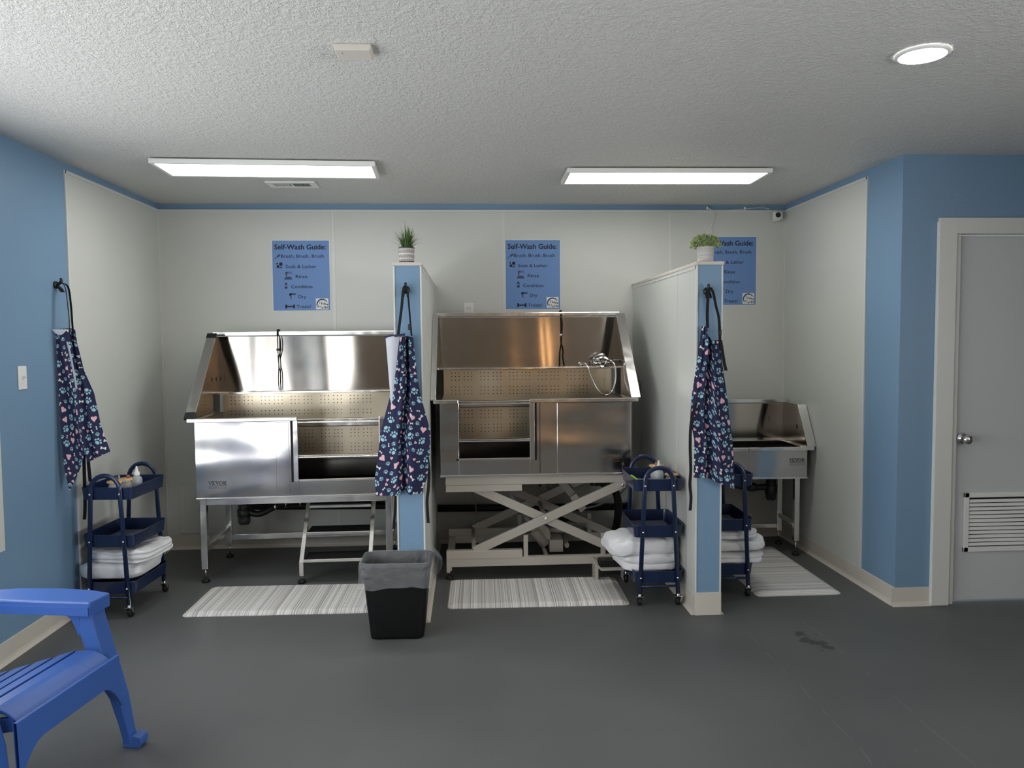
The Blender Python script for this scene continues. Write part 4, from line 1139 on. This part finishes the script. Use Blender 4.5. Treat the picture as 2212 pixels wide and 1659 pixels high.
def liner_ring(ax, by, r, z, amp, seed, zamp=0):
    out = []
    pts = rr_path(ax, by, r, 20)
    dense = []
    for i in range(len(pts)):
        a, b_ = Vector(pts[i]), Vector(pts[(i+1) % len(pts)])
        k_ = 26 if (b_-a).length > .05 else 1
        for q in range(k_): dense.append(a.lerp(b_, q/k_))
    for i, p in enumerate(dense):
        n1 = noise.noise(Vector((p.x*28+z*40, p.y*28, z*14+seed))); n2 = noise.noise(Vector((p.x*60+z*90, p.y*60, z*40+seed)))
        k_ = 1+(n1*amp+n2*amp*.5)/.15
        zz = z+zamp*noise.noise(Vector((p.x*14, p.y*14, seed+9)))
        out.append((p.x*k_, p.y*k_, zz))
    return out
LR = []
for z, ax, by, amp, za in ((.06, .125, .082, .006, 0), (.20, .140, .094, .010, 0), (.34, .154, .106, .010, 0), (.394, .162, .112, .002, 0), (.398, .172, .122, .001, 0), (.395, .180, .130, .001, 0), (.375, .184, .134, .004, 0), (.34, .184, .134, .006, .004), (.31, .183, .133, .007, .008), (.285, .182, .132, .006, .012), (.275, .181, .131, .004, .014)):
    LR.append(liner_ring(ax, by, .045, z, amp, 3.3, za))
loft(LR, cap0=False, cap1=False).build('bin_liner', M['liner'], t, recalc=True)
fp = MB()
def FP(u, v):
    z = .445-.175*v-.01*math.sin(3*u); w = .055*math.sin(math.pi*min(1, .12+v))**.8
    return (.165+.035*math.sin(math.pi*v*.9)+w*(u-.3)*.8, .06-.10*u*(.4+v*.4)+.008*math.sin(9*v+4*u), z)
fp.grid(FP, 14, 18); fp.build('liner_tail', M['liner'], t, recalc=False)

# ------------------------------------------------------------------ potted plants on the partition tops
ZP = PH+.006
t = thing('potted_grass', 'spiky artificial grass in a black and white patterned pot on the left partition', 'plant', (1.862, -1.53, ZP))
pt = MB(); pt.lathe([(.0001, 0), (.034, 0), (.036, .004), (.0385, .010), (.041, .078), (.0415, .082), (.037, .082), (.036, .070), (.0001, .070)], n=40)
po = pt.build('pot', M['pot_white'], t)
z = MB()
def zig(zc, amp, n=22, r0=.0418, w=.0022):
    vs = []
    for i in range(n*2+1):
        a = math.pi*i/n; rr_ = (.0385+(zc-.010)*.0368)+.0007; zz = zc+(amp if i % 2 else -amp)
        vs += [(rr_*math.cos(a), rr_*math.sin(a), zz-w/2), (rr_*math.cos(a), rr_*math.sin(a), zz+w/2)]
    z.add(vs, [(2*i, 2*i+2, 2*i+3, 2*i+1) for i in range(n*2)])
for zc in (.018, .030, .036, .042, .055, .061, .067, .076): zig(zc, .003)
for z0_, z1_ in ((.007, .011), (.078, .083)):
    z.lathe([(.0387+(z0_-.01)*.037+.0008, z0_), (.0387+(z1_-.01)*.037+.0008, z1_)], n=40)
z.build('zigzag_pattern', M['pot_black'], po, recalc=False)
g = MB()
rnd = random.Random(4)
for i in range(150):
    a = rnd.uniform(0, 2*math.pi); r0 = rnd.uniform(0, .028); lean = rnd.uniform(.1, 1)**1.1*.075; hh = rnd.uniform(.08, .145)*(1-.25*lean/.075); ww = rnd.uniform(.0038, .0068)
    if i == 0: a, lean, hh = 2.0, .018, .165
    ca, sa = math.cos(a), math.sin(a); pts = []
    for k_ in range(6):
        f_ = k_/5; rad = r0+lean*f_**1.8; pts.append(Vector((rad*ca, rad*sa, .066+hh*f_-(.02*lean/.075)*f_**3)))
    side = Vector((-sa, ca, 0)); ang = rnd.uniform(-1, 1); side = (side*math.cos(ang)+Vector((ca, sa, 0))*math.sin(ang)).normalized()
    vs = []
    for k_, p in enumerate(pts):
        w = ww/2*(1-(k_/5)**1.6)+.0003; vs += [p-side*w, p+side*w]
    g.add(vs, [(2*k_, 2*k_+1, 2*k_+3, 2*k_+2) for k_ in range(5)], 0 if rnd.random() < .6 else 1, True)
g.build('grass_blades', [M['leaf'], M['leaf_dark']], t, recalc=False)

t = thing('potted_succulent', 'round green succulent in a stone-grey embossed pot on the right partition', 'plant', (3.452, -1.53, ZP))
pt = MB(); pt.lathe([(.0001, 0), (.036, 0), (.041, .010), (.0455, .078), (.047, .088), (.042, .088), (.040, .075), (.0001, .075)], n=40)
po = pt.build('pot', M['pot_grey'], t)
e = MB()
for zc in (.018, .026, .034, .052, .060):
    rr_ = .0405+(zc-.01)*.064+.0007; e.lathe([(rr_, zc), (rr_+.0006, zc+.001), (rr_, zc+.002)], n=40)
for zc, hh in ((.042, .008), (.070, .012)):
    for i in range(26):
        a = 2*math.pi*i/26; rr_ = .0405+(zc-.01)*.064+.001; w = .07
        e.add([(rr_*math.cos(a-w), rr_*math.sin(a-w), zc), (rr_*math.cos(a), rr_*math.sin(a), zc+hh/2), (rr_*math.cos(a+w), rr_*math.sin(a+w), zc), (rr_*math.cos(a), rr_*math.sin(a), zc-hh/2)], [(0, 1, 2, 3)])
e.build('embossing', M['pot_grey2'], po, recalc=False)
g = MB(); rnd = random.Random(9)
for i in range(200):
    th = rnd.uniform(0, 2*math.pi); ph = math.acos(rnd.uniform(-.18, 1)); R_ = rnd.uniform(.8, 1.05)
    c = Vector((.070*R_*math.sin(ph)*math.cos(th), .070*R_*math.sin(ph)*math.sin(th), .092+.050*R_*math.cos(ph)))
    n_ = (c-Vector((0, 0, .06))).normalized(); a_ = n_.orthogonal().normalized(); b_ = n_.cross(a_)
    for ring, (nn, sp, ln) in enumerate(((6, .95, .013), (5, .55, .015), (3, .2, .016))):
        for k_ in range(nn):
            q = 2*math.pi*(k_+.5*ring)/nn; dr_ = (a_*math.cos(q)+b_*math.sin(q)); d_ = (n_*math.cos(sp)+dr_*math.sin(sp)).normalized(); sd = n_.cross(dr_).normalized()
            tip = c+d_*ln; md = c+d_*ln*.6
            vs = [c, md+sd*.0036, tip, md-sd*.0036, md+n_*.0026, md-n_*.002]
            g.add(vs, [(0, 1, 4), (0, 4, 3), (1, 2, 4), (4, 2, 3), (0, 5, 1), (0, 3, 5), (1, 5, 2), (5, 3, 2)], 1 if rnd.random() < .22 else 0, True)
g.build('rosettes', [M['succ'], M['succ_tip']], t, recalc=False)

# ------------------------------------------------------------------ aprons
def motif_layer(Wc, Hc, seed):
    """scatter of motifs (kind, x, y, angle, size) over a cloth Wc x Hc metres"""
    r = random.Random(seed); out = []
    kinds = [('paw', .0215, .55), ('heart', .018, .55), ('bone', .017, .4), ('paw', .0125, .5), ('heart', .009, .5), ('bone', .010, .4)]
    plan = [0]*34+[1]*12+[2]*14+[3]*40+[4]*24+[5]*24
    scale = (Wc*Hc)/(.45*.8)
    for ki in plan*2:
        kd, s, _ = kinds[ki]
        for _try in range(40):
            x, y = r.uniform(0, Wc), r.uniform(0, Hc)
            if all((x-o[1])**2+(y-o[2])**2 > (s*1.02+o[4]*1.02+.004)**2 for o in out):
                out.append((kd, x, y, r.uniform(0, 2*math.pi) if kd == 'bone' else r.uniform(-.9, .9)+(math.pi if r.random() < .2 else 0), s)); break
    return out
def paint(S, T, motifs):
    """S,T arrays (metres) -> rgb"""
    navy = np.array(lin(38,42,74)[:3]); cols = {'paw': np.array(lin(158,200,210)[:3]), 'heart': np.array(lin(232,184,190)[:3]), 'bone': np.array(lin(226,226,218)[:3])}
    rgb = np.tile(navy, (S.size, 1)); s, t = S.ravel(), T.ravel()
    for kd, x, y, a, sz in motifs:
        m_ = np.where((np.abs(s-x) < sz*1.25) & (np.abs(t-y) < sz*1.25))[0]
        if m_.size == 0: continue
        dx, dy = s[m_]-x, t[m_]-y; c, q = math.cos(a), math.sin(a)
        u, v = (dx*c+dy*q)/sz, -(-dx*q+dy*c)/sz
        if kd == 'paw':
            d = ((u/.52)**2+((v+.34)/.42)**2) < 1
            d &= ~(((u/.16)**2+((v+.80)/.14)**2) < 1)
            for tx, ty, rx, ry in ((-.74, .12, .21, .28), (-.30, .58, .21, .30), (.30, .58, .21, .30), (.74, .12, .21, .28)):
                d |= (((u-tx)/rx)**2+((v-ty)/ry)**2) < 1
        elif kd == 'heart':
            d = ((u-.43)**2+(v-.30)**2 < .47**2) | ((u+.43)**2+(v-.30)**2 < .47**2) | ((v < .32) & (v > -.95) & (np.abs(u) < .86*np.maximum(0, (v+.95)/1.15)**.85))
        else:
            d = (np.abs(u) < .6) & (np.abs(v) < .17)
            for tx in (-.65, .65):
                for ty in (-.2, .2): d |= ((u-tx)**2+(v-ty)**2) < .25**2
        rgb[m_[d]] = cols[kd]
    return rgb
def cloth_material():
    mt, nt, b = new_mat('printed_apron_cloth')
    at = nt.nodes.new('ShaderNodeVertexColor'); at.layer_name = 'print'
    nt.links.new(at.outputs['Color'], b.inputs['Base Color']); b.inputs['Roughness'].default_value = .75
    b.inputs['Specular IOR Level'].default_value = .25
    return mt
M['print'] = cloth_material()
def pl(keys, z):
    """piecewise-linear (keys descending in z)"""
    if z >= keys[0][0]: return keys[0][1]
    for (za, a), (zb, b_) in zip(keys, keys[1:]):
        if z >= zb: return a+(b_-a)*(za-z)/(za-zb)
    return keys[-1][1]
def apron_cloth(parent, left, right, ztop, zbot, ybase, folds, seed, name='cloth', amp=.03, nu=230, nv=400):
    """left/right: x keys by z; ztop/zbot: functions of u; folds: list of (u centre keys, depth, width)"""
    vs = np.zeros((nv, nu, 3)); S = np.zeros((nv, nu)); T = np.zeros((nv, nu))
    for j in range(nv):
        f_ = j/(nv-1)
        for i in range(nu):
            u = i/(nu-1); zt_, zb_ = ztop(u), zbot(u); z = zt_+(zb_-zt_)*f_
            xl, xr = pl(left, z), pl(right, z)
            y = ybase(u, z)
            for uc, dep, wd in folds:
                c_ = pl(uc, z); q = (u-c_)/wd; y += dep*math.exp(-q*q)
            vs[j, i] = (xl+(xr-xl)*u, y, z)
    for j in range(nv):
        d = np.sqrt(((vs[j, 1:]-vs[j, :-1])**2).sum(1)); S[j, 1:] = np.cumsum(d)
        S[j] -= S[j, -1]/2
        T[j] = (vs[j, :, 2].max() if 0 else 0)
    T[1:] = np.cumsum(np.sqrt(((vs[1:]-vs[:-1])**2).sum(2)), axis=0); T[1:] = T[1:].copy()
    T = vs[0, :, 2][None, :]*0+T
    Wc = S.max()-S.min(); Hc = T.max()
    mot = motif_layer(Wc, Hc, seed)
    rgb = paint(S-S.min(), T, mot)
    me = bpy.data.meshes.new(name); V = vs.reshape(-1, 3)
    fs = [(j*nu+i, (j+1)*nu+i, (j+1)*nu+i+1, j*nu+i+1) for j in range(nv-1) for i in range(nu-1)]
    me.from_pydata(V.tolist(), [], fs)
    ca = me.color_attributes.new('print', 'FLOAT_COLOR', 'POINT')
    ca.data.foreach_set('color', np.concatenate([rgb, np.ones((rgb.shape[0], 1))], 1).ravel().astype(np.float32))
    me.polygons.foreach_set('use_smooth', [True]*len(fs))
    me.materials.append(M['print']); me.materials.append(M['lining'])
    me.update()
    o = bpy.data.objects.new(name, me); COL.objects.link(o); o.parent = parent
    md = o.modifiers.new('solid', 'SOLIDIFY'); md.thickness = .0012; md.offset = -1; md.material_offset = 1; md.material_offset_rim = 0
    return o
def hook(label, x, y, z, d, side=1):
    """black double hook; d = outward direction (unit, xy)"""
    t = thing('coat_hook', label, 'hook', (x, y, z), math.atan2(d[0], -d[1]) if False else (0 if d[1] else math.radians(90)), 'black double coat hooks')
    MB().lathe([(.0001, 0), (.020, 0), (.020, -.006), (.016, -.012), (.0001, -.014)], n=28, axis='y').build('mounting_disc', M['black'], t)
    p = MB(); p.tube(smooth_path([(0, -.010, .0), (0, -.022, .008), (0, -.032, .020), (0, -.030, .036)]), [.008]*16+[.007]*8+[.004], 10)
    for sx_ in (-1, 1): p.tube(smooth_path([(0, -.010, -.004), (sx_*.010, -.022, -.014), (sx_*.011, -.034, -.030), (sx_*.012, -.038, -.036)]), .006, 10)
    p.build('prongs', M['black'], t)
    return t
# centre apron, on the left partition
AX, AY = 1.862, PF
hook('black double hook high on the left partition', AX, PF-.001, 1.752, (0, -1))
t = thing('apron', 'navy paw print apron hanging on the left partition above the bin', 'apron', (AX, -1.64, 1.75), 0, 'navy paw print aprons')
def rel(keys, x0, z0): return [(z-z0, x-x0) for z, x in keys]
kl = rel([(1.52, 1.832), (1.43, 1.815), (1.30, 1.795), (1.20, 1.772), (1.03, 1.725), (.90, 1.707), (.78, 1.690), (.69, 1.694)], AX, 1.75)
kr = rel([(1.52, 1.898), (1.43, 1.904), (1.30, 1.916), (1.20, 1.934), (1.02, 1.979), (.91, 1.974), (.78, 1.958), (.69, 1.925)], AX, 1.75)
vc = rel([(1.52, 1.868), (1.3, 1.868), (1.0, 1.838), (.7, 1.838)], AX, 1.75)
vcu = [(z, (x-pl(kl, z))/(pl(kr, z)-pl(kl, z))) for z, x in vc]
apron_cloth(t, kl, kr, lambda u: -.235-.015*abs(u-.5), lambda u: -1.058+.022*math.exp(-((u-.62)/.08)**2)+.006*u, lambda u, z: -.035*math.sin(math.pi*u)-.014*math.sin(math.pi*2*u+.3)*0-.006*math.sin(9*u+4*z), [(vcu, .060, .075), ([(0, .27), (-1, .30)], .008, .06)], 11)
# folded-back corner of the bib, lining outwards
fl = MB()
def FL(u, v):
    zz = -.243-.34*v; xr = -.028-.046*v; xl = -.098+.020*v
    return (xl+(xr-xl)*u, -.062-.012*math.sin(math.pi*u)*(1-v)+.012*v, zz+.012*u*(1-v))
fl.grid(FL, 14, 24); fl.build('folded_bib', M['lining'], t, recalc=False, solid=.0012)
MB().ribbon([(-.100, -.064, -.240), (-.04, -.074, -.233), (.0, -.066, -.228)], (0, 0, 1), .013, .0022).build('bib_hem', simple('apron_navy', lin(36,40,72), .75), t)
sp = MB(); sp.ribbon(smooth_path([(-.004, -.002, .020), (-.012, -.006, -.01), (-.020, -.012, -.09), (-.034, -.03, -.20), (-.037, -.045, -.245)], 5), (1, 0, 0), .014).ribbon(smooth_path([(-.004, -.002, .020), (.010, -.006, -.01), (.016, -.010, -.06), (.024, -.02, -.17), (.030, -.035, -.235)], 5), (1, .3, 0), .009)
sp.ribbon([(-.010, -.002, .020), (.010, -.004, .020)], (0, 1, 0), .010)
sp.build('neck_strap', M['strap'], t)
MB().box(.012, .026, -.040, -.026, -.205, -.175).build('strap_buckle', M['black'], t, bevel=.003)
sp = MB(); sp.ribbon(smooth_path([(.098, .0, -.86), (.106, .01, -.93), (.102, .02, -1.02), (.093, .025, -1.10), (.097, .03, -1.215)], 5), (1, 0, 0), .016).ribbon(smooth_path([(-.078, .05, -.95), (-.072, .06, -1.05), (-.078, .06, -1.15), (-.086, .06, -1.25)], 5), (1, .4, 0), .014)
sp.build('waist_tie', M['strap'], t)
# right apron, on the right partition
CX = 3.452
hook('black double hook high on the right partition', 3.437, PF-.001, 1.738, (0, -1))
t = thing('apron', 'navy paw print apron hanging on the right partition beside the rolling carts', 'apron', (CX, -1.64, 1.75), 0, 'navy paw print aprons')
pxz = lambda y: 1.535-(y-713)*(1.535-.70)/(1055-713)
kl = [(pxz(y)-1.75, (3.386+(x-1510)*.0024)-CX) for y, x in ((706, 1516), (735, 1512), (785, 1506), (860, 1495), (905, 1492), (950, 1501), (1000, 1500), (1055, 1498))]
kr = [(pxz(y)-1.75, (3.495+(x-1554)*.0024)-CX) for y, x in ((706, 1536), (735, 1554), (785, 1561), (860, 1574), (905, 1579), (950, 1585), (1000, 1589), (1055, 1591))]
vcu = [(0, .56), (-.30, .50), (-.55, .42), (-1.05, .40)]
apron_cloth(t, kl, kr, lambda u: -.195-.075*max(0, min(1, (u-.45)/.15)), lambda u: -.995-.065*max(0, (u-.3)/.7), lambda u, z: -.034*math.sin(math.pi*u)-.008*math.sin(7*u+5*z+1), [(vcu, .055, .10), ([(0, .2), (-1.05, .20)], .014, .05), ([(0, .8), (-1.05, .72)], .010, .06)], 23)
sp = MB(); sp.ribbon(smooth_path([(-.008, -.002, .006), (-.018, -.004, -.02), (-.022, -.008, -.06), (-.027, -.015, -.13), (-.030, -.030, -.205)], 5), (1, 0, 0), [.016][0]).ribbon(smooth_path([(-.008, -.002, .006), (.006, -.006, -.02), (.020, -.010, -.09), (.034, -.014, -.15), (.038, -.018, -.22), (.040, -.02, -.275)], 5), (1, .2, 0), .015)
sp.ribbon([(-.014, -.002, .004), (.006, -.004, .006)], (0, 1, 0), .010)
sp.ribbon(smooth_path([(.046, -.01, -.27), (.058, -.005, -.33), (.070, .0, -.39), (.080, .0, -.43)], 5), (1, 0, 0), .017)
sp.build('neck_strap', M['strap'], t)
MB().box(.033, .047, -.028, -.014, -.245, -.215).build('strap_buckle', M['black'], t, bevel=.003)
sp = MB(); sp.ribbon(smooth_path([(-.082, -.010, -.60), (-.108, -.012, -.70), (-.112, -.008, -.82), (-.106, .0, -.95), (-.110, .0, -1.03), (-.104, .0, -1.10), (-.108, .0, -1.17)], 5), (1, 0, 0), .016)
sp.build('waist_tie', M['strap'], t)
# left apron, on the left wall
hook('black double hook on the left wall at the edge of the white panel', 0.001, -1.395, 1.80, (1, 0))
t = thing('apron', 'navy paw print apron hanging on the left wall at the white panel edge', 'apron', (.05, -1.40, 1.80), 0, 'navy paw print aprons')
zk = lambda y: 1.569-(y-710)*(1.569-.707)/(1058-710)
kl = [(zk(y)-1.80, (.013+(x-127)*.0024)-.05) for y, x in ((705, 129), (850, 131), (950, 135), (1010, 140), (1060, 150))]
kr = [(zk(y)-1.80, (.087+(x-158)*.00245)-.05) for y, x in ((705, 157), (740, 160), (800, 171), (850, 190), (920, 201), (1000, 226), (1060, 232))]
apron_cloth(t, kl, kr, lambda u: -.228-.02*abs(u-.6), lambda u: (-1.085+.19*min(1, u/.45)**1.2) if u < .45 else (-.895-.05*(1-u)/.55), lambda u, z: .03-.05*math.sin(math.pi*u)*0-.085*(1-u)-.010*math.sin(8*u+4*z), [([(-.22, .66), (-.6, .62), (-1.1, .55)], .035, .09)], 37)
ln = MB()
def LN(u, v): return (-.034+.062*u, -.075+.03*u, -.232-.030*v*math.sin(math.pi*u)-.004)
ln.grid(LN, 12, 6); 
def LN2(u, v): return (.020+.05*v-.012*v*v+.010*u, -.047-.0*u+.004, -.30-.25*v)
ln.grid(LN2, 4, 20)
ln.build('lining_gap', M['lining'], t, recalc=False, solid=.001)
sp = MB(); sp.ribbon(smooth_path([(-.018, -.004, .012), (.008, -.010, -.01), (.018, -.012, -.09), (.028, -.02, -.18), (.032, -.03, -.235)], 5), (.6, -.8, 0), .016).ribbon(smooth_path([(-.018, .004, .012), (.016, .006, -.01), (.028, .004, -.10), (.036, -.005, -.20), (.040, -.01, -.25)], 5), (.8, -.5, 0), .016)
sp.build('neck_strap', M['strap'], t)
sp = MB(); sp.ribbon(smooth_path([(.045, .045, -.84), (.043, .045, -.98), (.044, .04, -1.10), (.042, .04, -1.20), (.036, .04, -1.265)], 5), (1, 0, 0), .018).ribbon(smooth_path([(.066, .05, -.84), (.064, .05, -.95), (.070, .05, -1.06)], 5), (1, 0, 0), .018)
sp.build('waist_tie', M['strap'], t)

# ------------------------------------------------------------------ blue resin chair
CH = thing('adirondack_chair', 'bright blue plastic slatted armchair in the front left corner', 'chair', (.826, -3.075, 0), math.radians(-8.8))
B = M['blue_resin']
# seat: curved slats, local x forward, y sideways
def seat_z(x): return .385-.0+.22*(x)*(1 if x < -.05 else 1)
def slat(x0, x1, hw, zf0, zf1, round_front=False):
    n = 7; mb = MB(); top = []
    for i in range(n):
        f_ = i/(n-1); x = x0+(x1-x0)*f_; z = zf0+(zf1-zf0)*f_
        if round_front: z -= .045*max(0, f_-.35)**1.6/.5
        top.append((x, z))
    poly = top+[(x, z-.012) for x, z in reversed(top)]
    mb.prism(poly, 'y', -hw, hw)
    return mb.build('seat_slat', B, CH, bevel=.003)
slat(-.085, .045, .222, .395, .405, True)
for i in range(5):
    x1_ = -.095-.075*i; slat(x1_-.067, x1_, .222-.013*i, .395-.021*(i+1), .395-.021*i)
for sy in (-1, 1):
    rl = MB()
    rl.add([(.02, sy*.205, .375), (-.47, sy*.150, .275), (-.47, sy*.165, .275), (.02, sy*.222, .375), (.02, sy*.205, .33), (-.47, sy*.150, .22), (-.47, sy*.165, .22), (.02, sy*.222, .33)], [(0, 1, 2, 3), (4, 7, 6, 5), (0, 4, 5, 1), (1, 5, 6, 2), (2, 6, 7, 3), (3, 7, 4, 0)])
    rl.build('seat_rail', B, CH, bevel=.004)
# front apron board arching into the front legs
ap = MB(); xo = .052
out = [(-.245, .375), (.245, .375)]
arc = []
for i in range(13):
    a = math.pi/2*i/12; arc.append((.215-.09*(1-math.sin(a))*1.0-.0, .205+.075*math.sin(a)))
n = 24; top_ = [(-.25+.5*i/n, .372) for i in range(n+1)]
bot_ = []
for i in range(n+1):
    y = -.25+.5*i/n; q = abs(y)/.25; bot_.append((y, .285-.10*max(0, (q-.55)/.45)**2.2))
vs = []
for (y, z) in top_: vs += [(xo-.012, y, z), (xo, y, z)]
for (y, z) in bot_: vs += [(xo-.006, y, z), (xo+.006, y, z)]
m_ = n+1; fs = []
for i in range(n):
    a, b_, c, d = 2*i, 2*i+1, 2*i+2, 2*i+3; o2 = 2*m_
    fs += [(b_, d, o2+d, o2+b_), (a, o2+a, o2+c, c), (a, c, d, b_), (o2+a, o2+b_, o2+d, o2+c)]
ap.add(vs, fs); ap.build('front_apron', B, CH, bevel=.002)
for sy in (-1, 1):
    # front post and leg: one tapered channel from arm to foot
    lg_ = MB()
    sec = [(.550, -.050, .245, .085, .085), (.50, -.042, .245, .070, .078), (.40, -.014, .240, .062, .082), (.30, .012, .240, .060, .085), (.20, .040, .262, .042, .060), (.10, .050, .282, .036, .048), (.012, .058, .298, .034, .042)]
    rings = []
    for z, xf, yi, wx_, wy_ in sec:
        ya, yb = (yi, yi+wy_) if sy > 0 else (-yi-wy_, -yi)
        rings.append([(xf-wx_, ya, z), (xf, ya, z), (xf, yb, z), (xf-wx_, yb, z)])
    mb = MB(); vs = []
    for r_ in rings: vs += r_
    fs = [(i*4+j, i*4+(j+1) % 4, (i+1)*4+(j+1) % 4, (i+1)*4+j) for i in range(len(rings)-1) for j in range(4)]+[(3, 2, 1, 0), tuple(4*(len(rings)-1)+j for j in range(4))]
    mb.add(vs, fs); l = mb.build('front_leg', B, CH, bevel=.006)
    ya, yb = (.298, .345) if sy > 0 else (-.345, -.298)
    MB().prism([(.02, 0), (.085, 0), (.095, .02), (.092, .042), (.06, .048), (.02, .03)], 'y', ya, yb).build('foot', B, l, bevel=.004)
    # rear leg
    MB().bar((-.36, sy*.19, .30), (-.62, sy*.24, .0), .03, .07).build('rear_leg', B, CH, bevel=.004)
    # arm with rounded paddle outline
    pts = [(-.035, .225), (-.03, .335), (-.12, .362), (-.25, .372), (-.40, .362), (-.55, .32), (-.64, .28), (-.64, .235), (-.45, .228), (-.25, .225)]
    pts = [(x, y*sy) for x, y in pts]
    MB().prism(pts, 'z', .545, .569).build('arm_rest', B, CH, bevel=.006)
    pe = MB()
    prev = None
    for (a, b_) in zip(pts, pts[1:]+pts[:1]): pe.bar((a[0]*.985-.004, a[1]*.985, .536), (b_[0]*.985-.004, b_[1]*.985, .536), .008, .03)
    pe.build('arm_skirt', B, CH)
    # curved brace under the arm
    br = MB(); poly = [(-.098, .44), (-.108, .47), (-.125, .50), (-.155, .522), (-.20, .53), (-.20, .546), (-.09, .546), (-.09, .44)]
    br.prism(poly, 'y', *((.243, .258) if sy > 0 else (-.258, -.243))); br.build('arm_bracket', B, CH, bevel=.002)
# backrest fan of slats
for i in range(5):
    y = (i-2)*.088; hgt = .62-.05*abs(i-2)
    mb = MB(); mb.prism([(y-.035, 0), (y+.035, 0), (y*1.2+.04, hgt-.02), (y*1.2+.02, hgt), (y*1.2-.02, hgt), (y*1.2-.04, hgt-.02)], 'x', -.007, .007)
    o = mb.build('back_slat', B, CH, bevel=.004); o.location = (-.46, 0, .27); o.rotation_euler = (0, math.radians(-24), 0)
for z in (.15, .40):
    o = MB().box(-.022, -.008, -.23, .23, z, z+.05).build('back_rail', B, CH, bevel=.003); o.location = (-.46, 0, .27); o.rotation_euler = (0, math.radians(-24), 0)
